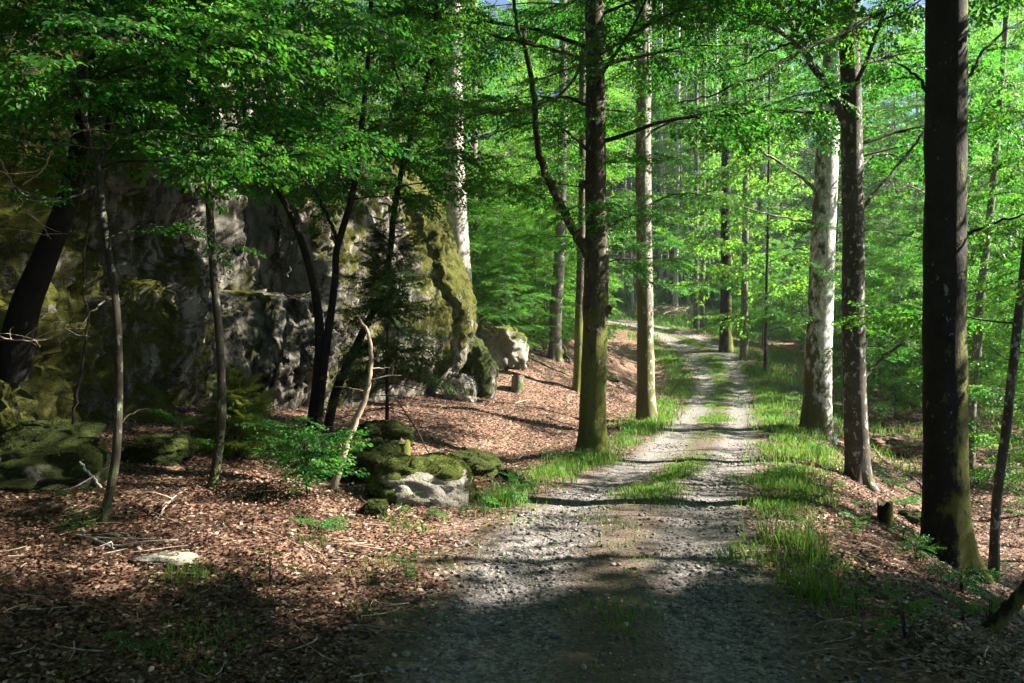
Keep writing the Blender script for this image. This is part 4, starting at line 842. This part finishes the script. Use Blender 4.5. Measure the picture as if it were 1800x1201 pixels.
wood(scatter(24, 12, 30, 36, 64, 3.6, 2.2, lambda x, y, d, c: d > 0 and .275 * y < x < .46 * y and not (x < 17.5 and y < 47)), V_UND, 'understorey_tree', 'small leafy tree along the outer side of the road bend', 'tree', 'small trees at the bend', .6, 1.0)
wood(scatter(38, -16, 8, 30, 62, 4.0, 2.0, lambda x, y, d, c: d < 0 and c > 1.0 and x < .11 * y), V_UND, 'understorey_tree', 'young leafy beech on the slope between the dome and the bend', 'tree', 'young beeches behind the dome', .7, 1.1)
wood(scatter(16, -20, 6, 33, 62, 5, 3.8, lambda x, y, d, c: d < 0 and c > 2 and x < .1 * y), V_TALL, 'beech_tree', 'grown beech on the slope behind the rock dome', 'tree', 'grown beeches behind the dome')
wood(scatter(20, -19, -8.6, 6, 31, 6, 2.2, lambda x, y, d, c: c < -2.6), V_UND, 'understorey_tree', 'leafy young tree rooted on top of the cliff', 'tree', 'young trees on the cliff top', .8, 1.2)
wood(scatter(14, -24, -9.5, 8, 36, 6, 3.2, lambda x, y, d, c: c < -4), V_TALL, 'beech_tree', 'grown beech on top of the cliff', 'tree', 'grown beeches on the cliff top')
wood(scatter(80, -55, 75, 66, 125, 3.5, 4.4, lambda x, y, d, c: FRUST(x, y, 4) and not (.11 < x / y < .27 and y < 88)), V_FAR, 'far_beech_tree', 'leafy beech on the far hillside beyond the bend', 'tree', 'beeches on the far hillside')
wood(scatter(16, 9, 32, 88, 112, 3.5, 3.2, lambda x, y, d, c: .10 < x / y < .29), V_FAR, 'far_beech_tree', 'tall leafy beech high on the far slope above the gap', 'tree', 'tall beeches above the gap', 1.1, 1.4)
wood(scatter(60, -40, 60, 63, 95, 3.5, 3.2, lambda x, y, d, c: FRUST(x, y, 3) and not (.11 < x / y < .27 and y < 92)), V_UFAR, 'far_understorey_tree', 'low leafy tree on the far hillside beyond the bend', 'tree', 'low trees on the far hillside')
wood(scatter(26, 8, 30, 66, 100, 3.5, 2.2, lambda x, y, d, c: .13 * y < x < .3 * y), V_POLE, 'pole_tree', 'thin pale bare trunk on the shaded hillside beyond the bend', 'tree', 'thin trunks beyond the bend')
# bushy trees by the dome, then unseen trees added to shade the near track
for x, y, k, sc_ in [(-.4, 30.2, 0, .75), (.9, 31.6, 1, .8), (2.0, 33.6, 2, .75), (-2.2, 32.6, 1, .9), (.3, 35, 0, .9), (3.1, 36.5, 2, .8), (-.2, 28.9, 2, .5)]:
    plant_tree(V_UND[k], x, y, x * 5, sc_, 'understorey_tree', 'bright bushy young beech on the slope right behind the dome', 'tree', 'bushy young beeches right behind the dome')
for x, y, v, s in [(9.5, 1.0, 0, .9), (13.5, 3.85, 1, .92), (10, -3.0, 1, .9), (14, -1, 1, 1.1), (20, 3.4, 0, 1.1), (5, -7, 0, 1.0), (-4, -6, 1, 1.0), (-10, 0, 0, 1.0), (-2.5, -2.5, 1, .9), (3.5, -3.5, 0, .9), (-7.4, 3.2, 1, .9), (-12, 5, 0, 1.0), (27, 2, 0, 1.15), (19, -6, 0, 1.2), (0, -12, 1, 1.2), (-9, -8, 0, 1.1)]:  # unseen trees added to darken the foreground
    plant_tree(V_SHADE[v], x, y, x, s, 'beech_tree', 'grown beech added outside the view to shade the near end of the track', 'tree', 'unseen beeches added to shade the near track')
for x, y, v, s in [(17, 8.6, 0, .72), (25, 10.5, 1, .9), (21, 6.6, 1, .7)]:  # unseen trees added to break the sun into dapples
    plant_tree(V_TALL[v], x, y, x, s, 'beech_tree', 'loose-crowned beech added outside the view to dapple the track', 'tree', 'unseen beeches added to dapple the track')
for x, y, s in [(9.6, 7.0, .8), (11.5, 8.6, .7), (10.4, 10.2, .75), (13.2, 11.3, .9), (12.2, 12.6, .7), (14.5, 13.6, .8), (11.8, 14.6, .6), (15.5, 16.0, .8), (13.6, 9.6, .6)]:  # unseen stems added for striped shadows across the track
    plant_tree(V_STEM, x, y, x * 7, s, 'pole_tree', 'thin bare-stemmed tree added outside the view so its shadow stripes the track', 'tree', 'unseen thin trees added to stripe the near track', sz=s * .8)
# ------------------------------------------------------------------ seedlings, grass, litter, gravel
def seedling(px, py, n, size, label, seed, Hh=.15, mat=None, name='seedling', cat='plant', group=None, pit=.25, Y=None):
    r = np.random.default_rng(seed); p = gp(px, py); t = thing(name, label, cat, tuple(p), 0, group)
    mb = MB(); pos, az, pi_, ro, sc = [], [], [], [], []
    for k in range(n):
        h = Hh * (0.35 + .65 * (k + 1) / n) * r.uniform(.8, 1.1); a = k * 2.4 + r.uniform(-.4, .4); q = np.array([r.normal(0, Hh * .18), r.normal(0, Hh * .18), h])
        tube(mb, catmull([(0, 0, -.02), q * [.3, .3, .6], q], 5), [.005, .004, .0035, .003, .002], 4, 0, cap=False)
        pos.append(q); az.append(a); pi_.append(pit * r.uniform(-.6, 1.2)); ro.append(r.normal(0, .25)); sc.append(size * r.uniform(.6, 1.15))
    mb.build('stem', B_TWIG, t); cr = MB(); put_sprays(cr, SPR, pos, az, pi_, ro, sc, r, True, 0, 1, .005); cr.build('leaves', [mat or M_PLANT, B_TWIG], t); return t
seedling(540, 872, 36, .58, 'bright green beech bush spreading at the foot of the leaning dead stem', 1, .75, M_LEAF, 'beech_bush', 'bush')
for k, (px, py, n, s, h, lab) in enumerate([
        (145, 925, 5, .26, .15, 'green beech seedling at the foot of the curved sapling'), (560, 940, 6, .28, .12, 'small green seedling in the leaves below the bright bush'),
        (475, 1030, 4, .22, .22, 'lone dark green seedling in the shaded litter'), (690, 885, 5, .22, .2, 'pale green seedling in front of the boulder'),
        (725, 890, 4, .2, .14, 'bright seedling against the bare face of the boulder'), (1690, 1040, 9, .32, .2, 'low green seedling at the foot of the thick black trunk'),
        (1610, 985, 5, .28, .16, 'faint green seedling between the grass and the thick black trunk'), (1590, 895, 9, .38, .2, 'low green seedling by the dark rotten stump'),
        (1600, 800, 16, .6, .45, 'leafy regrowth over the brown mound of debris'), (1740, 1000, 4, .3, .12, 'small seedling between the black trunk and the thin tree'),
        (1570, 860, 8, .4, .25, 'green seedling growing behind the spotted trunk'), (1720, 850, 9, .45, .3, 'green regrowth beside the thin dark tree'),
        (1790, 930, 4, .55, .55, 'big-leaved dark plant beyond the thin dark tree'), (225, 1150, 3, .2, .1, 'tiny seedling in the dark litter below the flat stone'), (1000, 560, 14, .9, 1.2, 'leafy bush under the bright saplings behind the dome'),
        (900, 610, 6, .4, .4, 'green seedling among the roots behind the dome'), (1385, 720, 9, .35, .5, 'tall weeds in the sunny verge before the silvery trunk')]):
    seedling(px, py, n, s, lab, 40 + k, h)
def blades(pts, h, r, lean=.35, wid=.0022, wfar=.00030):
    n = len(pts); a = r.uniform(0, 2 * pi, n); H = h * r.uniform(.5, 1.25, n); dist = np.hypot(pts[:, 0], pts[:, 1])
    w_ = (wid + wfar * dist) * r.uniform(.7, 1.3, n); ln = H * np.abs(r.normal(lean, .22, n)); az = r.uniform(0, 2 * pi, n)
    wx, wy = np.cos(a) * w_, np.sin(a) * w_; dx, dy = np.cos(az) * ln, np.sin(az) * ln
    z = np.zeros(n); b = pts
    V = np.stack([b + np.c_[-wx, -wy, z - .01], b + np.c_[wx, wy, z - .01], b + np.c_[dx * .35 + wx * .7, dy * .35 + wy * .7, H * .62], b + np.c_[dx * .35 - wx * .7, dy * .35 - wy * .7, H * .62], b + np.c_[dx, dy, H * (1 - .25 * (ln / H) ** 2)]], 1)
    i = np.arange(n)[:, None] * 5; return V.reshape(-1, 3), i + np.array([0, 1, 2, 3]), i + np.array([3, 2, 4])
def build_grass():
    r = np.random.default_rng(77); mb = MB()
    KM = int(np.argmax(ROAD[:, 1] > 54.5))
    def sow(n, sy0, sy1, lat_mean, lat_sd, h, thr=0.0, fr=1.2, p=1.0, lean=.4):
        ii = r.uniform(0, 1, n) ** p; yy = sy0 + (sy1 - sy0) * ii
        k = np.interp(yy, ROAD[:KM, 1], np.arange(KM)); C = np.stack([np.interp(k, np.arange(len(ROAD)), ROAD[:, c]) for c in (0, 1)], 1)
        C2 = np.stack([np.interp(k + .5, np.arange(len(ROAD)), ROAD[:, c]) for c in (0, 1)], 1); T = C2 - C; T /= np.linalg.norm(T, axis=1)[:, None]
        lat = r.normal(lat_mean, lat_sd, n) * widen(k); x = C[:, 0] + T[:, 1] * lat; y = C[:, 1] - T[:, 0] * lat
        m = fbm(x * fr, y * fr, None, 3, 91) + r.normal(0, .34, n) > thr; x, y = x[m], y[m]
        pts = np.c_[x, y, ground(x, y)]; hh = h * (1 + .5 * vn(x * 1.5, y * 1.5, None, 9)); V, Q, T_ = blades(pts, hh, r, lean); mb.add(V, Q, T_, 0, np.repeat(r.uniform(0, 1, len(pts)), 5))
    sow(16000, 3.2, 14, 0, .20, .055, .22, 1.3); sow(5500, 10, 24, 0, .24, .035, .15, .9); sow(26000, 22, 54, 0, .26, .055, -.15, .9)          # between the ruts
    sow(6000, 5.0, 12, 1.5, .25, .09, .40, 1.0); sow(26000, 9.5, 54, 1.6, .28, .13, .05, .8, 1.2); sow(9000, 22, 54, 2.5, .7, .24, -.05, .6); sow(3000, 15, 22, 2.2, .35, .2, .1, .6)   # right verge
    sow(7000, 9, 24, -1.55, .22, .13, .05, 1.0); sow(16000, 18, 54, -1.7, .35, .16, -.25, .8); sow(3000, 3.5, 9, -1.5, .4, .07, .35, 1.5)          # left verge
    n = 26000; x = r.uniform(7, 34, n); y = r.uniform(20, 48, n); d, _, _ = poly_info(x, y, ROAD); m = (d > 3.6) & (fbm(x * .35, y * .35, None, 3, 5) > -.05); x, y = x[m], y[m]
    V, Q, T_ = blades(np.c_[x, y, ground(x, y)], .30 + 0 * x, r, .5, .006); mb.add(V, Q, T_, 0, np.repeat(r.uniform(0, 1, len(x)), 5))
    n = 16000; x = r.uniform(3, 24, n); y = r.uniform(60, 76, n); d, _, _ = poly_info(x, y, ROAD); m = np.abs(d) > 1.6; x, y = x[m], y[m]
    V, Q, T_ = blades(np.c_[x, y, ground(x, y)], .55 + 0 * x, r, .3, .008); mb.add(V, Q, T_, 0, np.repeat(r.uniform(0, .4, len(x)), 5))
    for (px, py, n, sp, h) in [(880, 890, 220, .10, .22), (720, 930, 90, .12, .14), (330, 1020, 160, .12, .16), (380, 1120, 200, .18, .12), (320, 1155, 200, .16, .10), (550, 955, 60, .1, .12), (1380, 960, 160, .14, .30), (1420, 990, 120, .1, .34), (1440, 1050, 120, .1, .28), (1310, 985, 200, .16, .12), (1485, 730, 260, .5, .30), (1050, 815, 220, .2, .2)]:
        c = gp(px, py); x = c[0] + r.normal(0, sp, n); y = c[1] + r.normal(0, sp, n); V, Q, T_ = blades(np.c_[x, y, ground(x, y)], h * (.62 if py > 915 and px < 1300 else 1.0) + 0 * x, r, .55, .0022); mb.add(V, Q, T_, 0, np.repeat(r.uniform(0, 1, n), 5))
    tag(mb.build('grass', M_GRASS), 'fresh green grass along the verges and between the ruts', 'grass', None, 'stuff')
build_grass()
def herbs():
    r = np.random.default_rng(123); protos = []
    for k in range(3):
        mb = MB(); pos, az, pi_, ro, sc = [], [], [], [], []
        for q in range(5 + k):
            p = np.array([r.normal(0, .04), r.normal(0, .04), r.uniform(.05, .16)]); tube(mb, [p * [.2, .2, -.1], p * [.6, .6, .6], p], [.003, .0025, .002], 4, 0, cap=False)
            pos.append(p); az.append(q * 2.4 + r.uniform(-.4, .4)); pi_.append(r.uniform(-.3, .5)); ro.append(r.normal(0, .3)); sc.append(r.uniform(.10, .19))
        cr = MB(); put_sprays(cr, SPRN, pos, az, pi_, ro, sc, r, True, 0, 1, .004); protos.append((mb.mesh('stem', [B_TWIG]), cr.mesh('leaves', [M_PLANT, B_TWIG])))
    n = 0
    while n < 60:
        y = 4.5 + 18 * r.uniform() ** 1.3; side = 1 if r.uniform() < .62 else -1
        k = int(np.argmin(np.abs(ROAD[:, 1] - y))); x = ROAD[k, 0] + side * r.uniform(1.35, 3.2 if side > 0 else 2.3)
        t = thing('herb', 'small leafy herb growing among the grass of the verge', 'plant', on(x, y), r.uniform(0, 6.28), 'small herbs along the verges'); t.scale = (r.uniform(.7, 1.5),) * 3
        a, b = protos[n % 3]; part('stem', a, t); part('leaves', b, t); n += 1
herbs()
def build_twigs():
    r = np.random.default_rng(321); mb = MB(); n = 900; y = 3.2 + 24 * r.uniform(0, 1, n) ** 1.5; x = r.uniform(-1, 1, n) * (.68 * y + 1); d, _, _ = poly_info(x, y, ROAD); dc, _, _ = poly_info(x, y, np.c_[CL[:, :2], CL[:, 2]])
    for a, b, dd, c in zip(x, y, d, dc):
        if abs(dd) < 1.2 or c < .3: continue
        L = r.uniform(.08, .45); w_ = limb_path((a, b, 0), r.uniform(0, 6.3), L, 0, r, 5, 0, .5); w_[:, 2] = ground(w_[:, 0], w_[:, 1]) + r.uniform(.012, .04)
        tube(mb, w_, np.linspace(r.uniform(.003, .007), .002, 5), 4, 0, cap=False)
    tag(mb.build('twig_litter', B_DEAD), 'thin dead twigs strewn over the brown leaves', 'twigs', None, 'stuff')
build_twigs()
def field(n, y0, y1, r, power=1.6):
    """ground points, denser near the track's beginning where single leaves and stones can be made out"""
    y = y0 + (y1 - y0) * r.uniform(0, 1, n) ** power; x = r.uniform(-1, 1, n) * (.70 * y + 1.2); return x, y
def build_litter():
    r = np.random.default_rng(88); mb = MB()
    x, y = field(380000, 2.4, 34, r, 1.9); d, _, _ = poly_info(x, y, ROAD); dc, _, _ = poly_info(x, y, np.c_[CL[:, :2], CL[:, 2]])
    a = np.abs(d); pr = sst(1.15, 2.1, a + .45 * vn(x * 1.7, y * 1.7, None, 4)) + .16 * (a < 1.5) * (1 - .8 * np.exp(-((a - .7) / .25) ** 2))
    m = (r.uniform(0, 1, len(x)) < pr) & (dc > -2.5); x, y = x[m], y[m]; n = len(x)
    z = ground(x, y) + r.uniform(.0, .028, n)
    V = leaf_verts(np.c_[x, y, z], r.uniform(0, 2 * pi, n), r.normal(0, .26, n), r.normal(0, .36, n), np.where(a[m] < 1.15, .5, 1.0) * (.029 + .0014 * y) * r.uniform(.6, 1.3, n), np.array([(-.5, 0, .05), (-.2, .3, .10), (.25, .25, .0), (.5, 0, .12), (.25, -.25, .07), (-.2, -.3, -.02)]))
    q, _ = leaf_faces(n, 6); mb.add(V.reshape(-1, 3), q, None, 0, np.repeat(np.clip(r.normal(.46, .29, n), 0, 1), 6))
    tag(mb.build('leaf_litter', M_LITTER), 'brown fallen beech leaves covering the forest floor', 'leaf litter', None, 'stuff')
build_litter()
def build_gravel():
    r = np.random.default_rng(99); mb = MB(); t = (1 + 5 ** .5) / 2
    I = np.array([(-1, t, 0), (1, t, 0), (-1, -t, 0), (1, -t, 0), (0, -1, t), (0, 1, t), (0, -1, -t), (0, 1, -t), (t, 0, -1), (t, 0, 1), (-t, 0, -1), (-t, 0, 1)]) / 1.9
    Fc = np.array([(0, 11, 5), (0, 5, 1), (0, 1, 7), (0, 7, 10), (0, 10, 11), (1, 5, 9), (5, 11, 4), (11, 10, 2), (10, 7, 6), (7, 1, 8), (3, 9, 4), (3, 4, 2), (3, 2, 6), (3, 6, 8), (3, 8, 9), (4, 9, 5), (2, 4, 11), (6, 2, 10), (8, 6, 7), (9, 8, 1)])
    x, y = field(130000, 2.6, 17, r, 1.7); d, _, _ = poly_info(x, y, ROAD); a = np.abs(d)
    pr = np.exp(-((a - .72) / .36) ** 2) * (.45 + .8 * vn(x * 1.1, y * 1.1, None, 6)) + .10 * (a < 1.7)
    m = r.uniform(0, 1, len(x)) < pr; x, y = x[m], y[m]; n = len(x)
    s = (.006 + .021 * r.uniform(0, 1, n) ** 3.6 + .0003 * y); jit = r.uniform(.65, 1.25, (n, 12, 1)); ax = r.uniform(.6, 1.2, (n, 1, 3)) * np.array([1.15, 1.15, .75])
    an = r.uniform(0, 2 * pi, n); c, s_ = np.cos(an), np.sin(an); V = I[None] * jit * ax
    V = np.stack([V[..., 0] * c[:, None] - V[..., 1] * s_[:, None], V[..., 0] * s_[:, None] + V[..., 1] * c[:, None], V[..., 2]], -1) * s[:, None, None] + np.c_[x, y, ground(x, y) + s * .25 + .003][:, None, :]
    mb.add(V.reshape(-1, 3), None, (np.arange(n)[:, None, None] * 12 + Fc[None]).reshape(-1, 3), 0, np.repeat(r.uniform(0, 1, n), 12))
    tag(mb.build('gravel', M_STONE, None, False), 'loose grey gravel stones in the wheel ruts', 'gravel', None, 'stuff')
build_gravel()
# ------------------------------------------------------------------ air
def build_haze():
    m, nt = newmat('pale_haze'); v = nd(nt, 'ShaderNodeVolumePrincipled', {'Color': (0.75, 0.88, 0.95, 1), 'Density': 0.00032, 'Anisotropy': 0.2})
    nt.nodes.new('ShaderNodeOutputMaterial'); o_ = [n for n in nt.nodes if n.type == 'OUTPUT_MATERIAL'][0]; nt.links.new(v.outputs[0], o_.inputs['Volume'])
    x0, x1, y0, y1, z0, z1 = -120, 130, -30, 200, -6, 75
    V = [(x, y, z) for x in (x0, x1) for y in (y0, y1) for z in (z0, z1)]
    mb = MB(); mb.add(V, [(0, 1, 3, 2), (4, 6, 7, 5), (0, 4, 5, 1), (2, 3, 7, 6), (0, 2, 6, 4), (1, 5, 7, 3)], None, 0)
    tag(mb.build('haze', m, None, False), 'thin pale haze in the wood', 'haze', None, 'stuff')
build_haze()
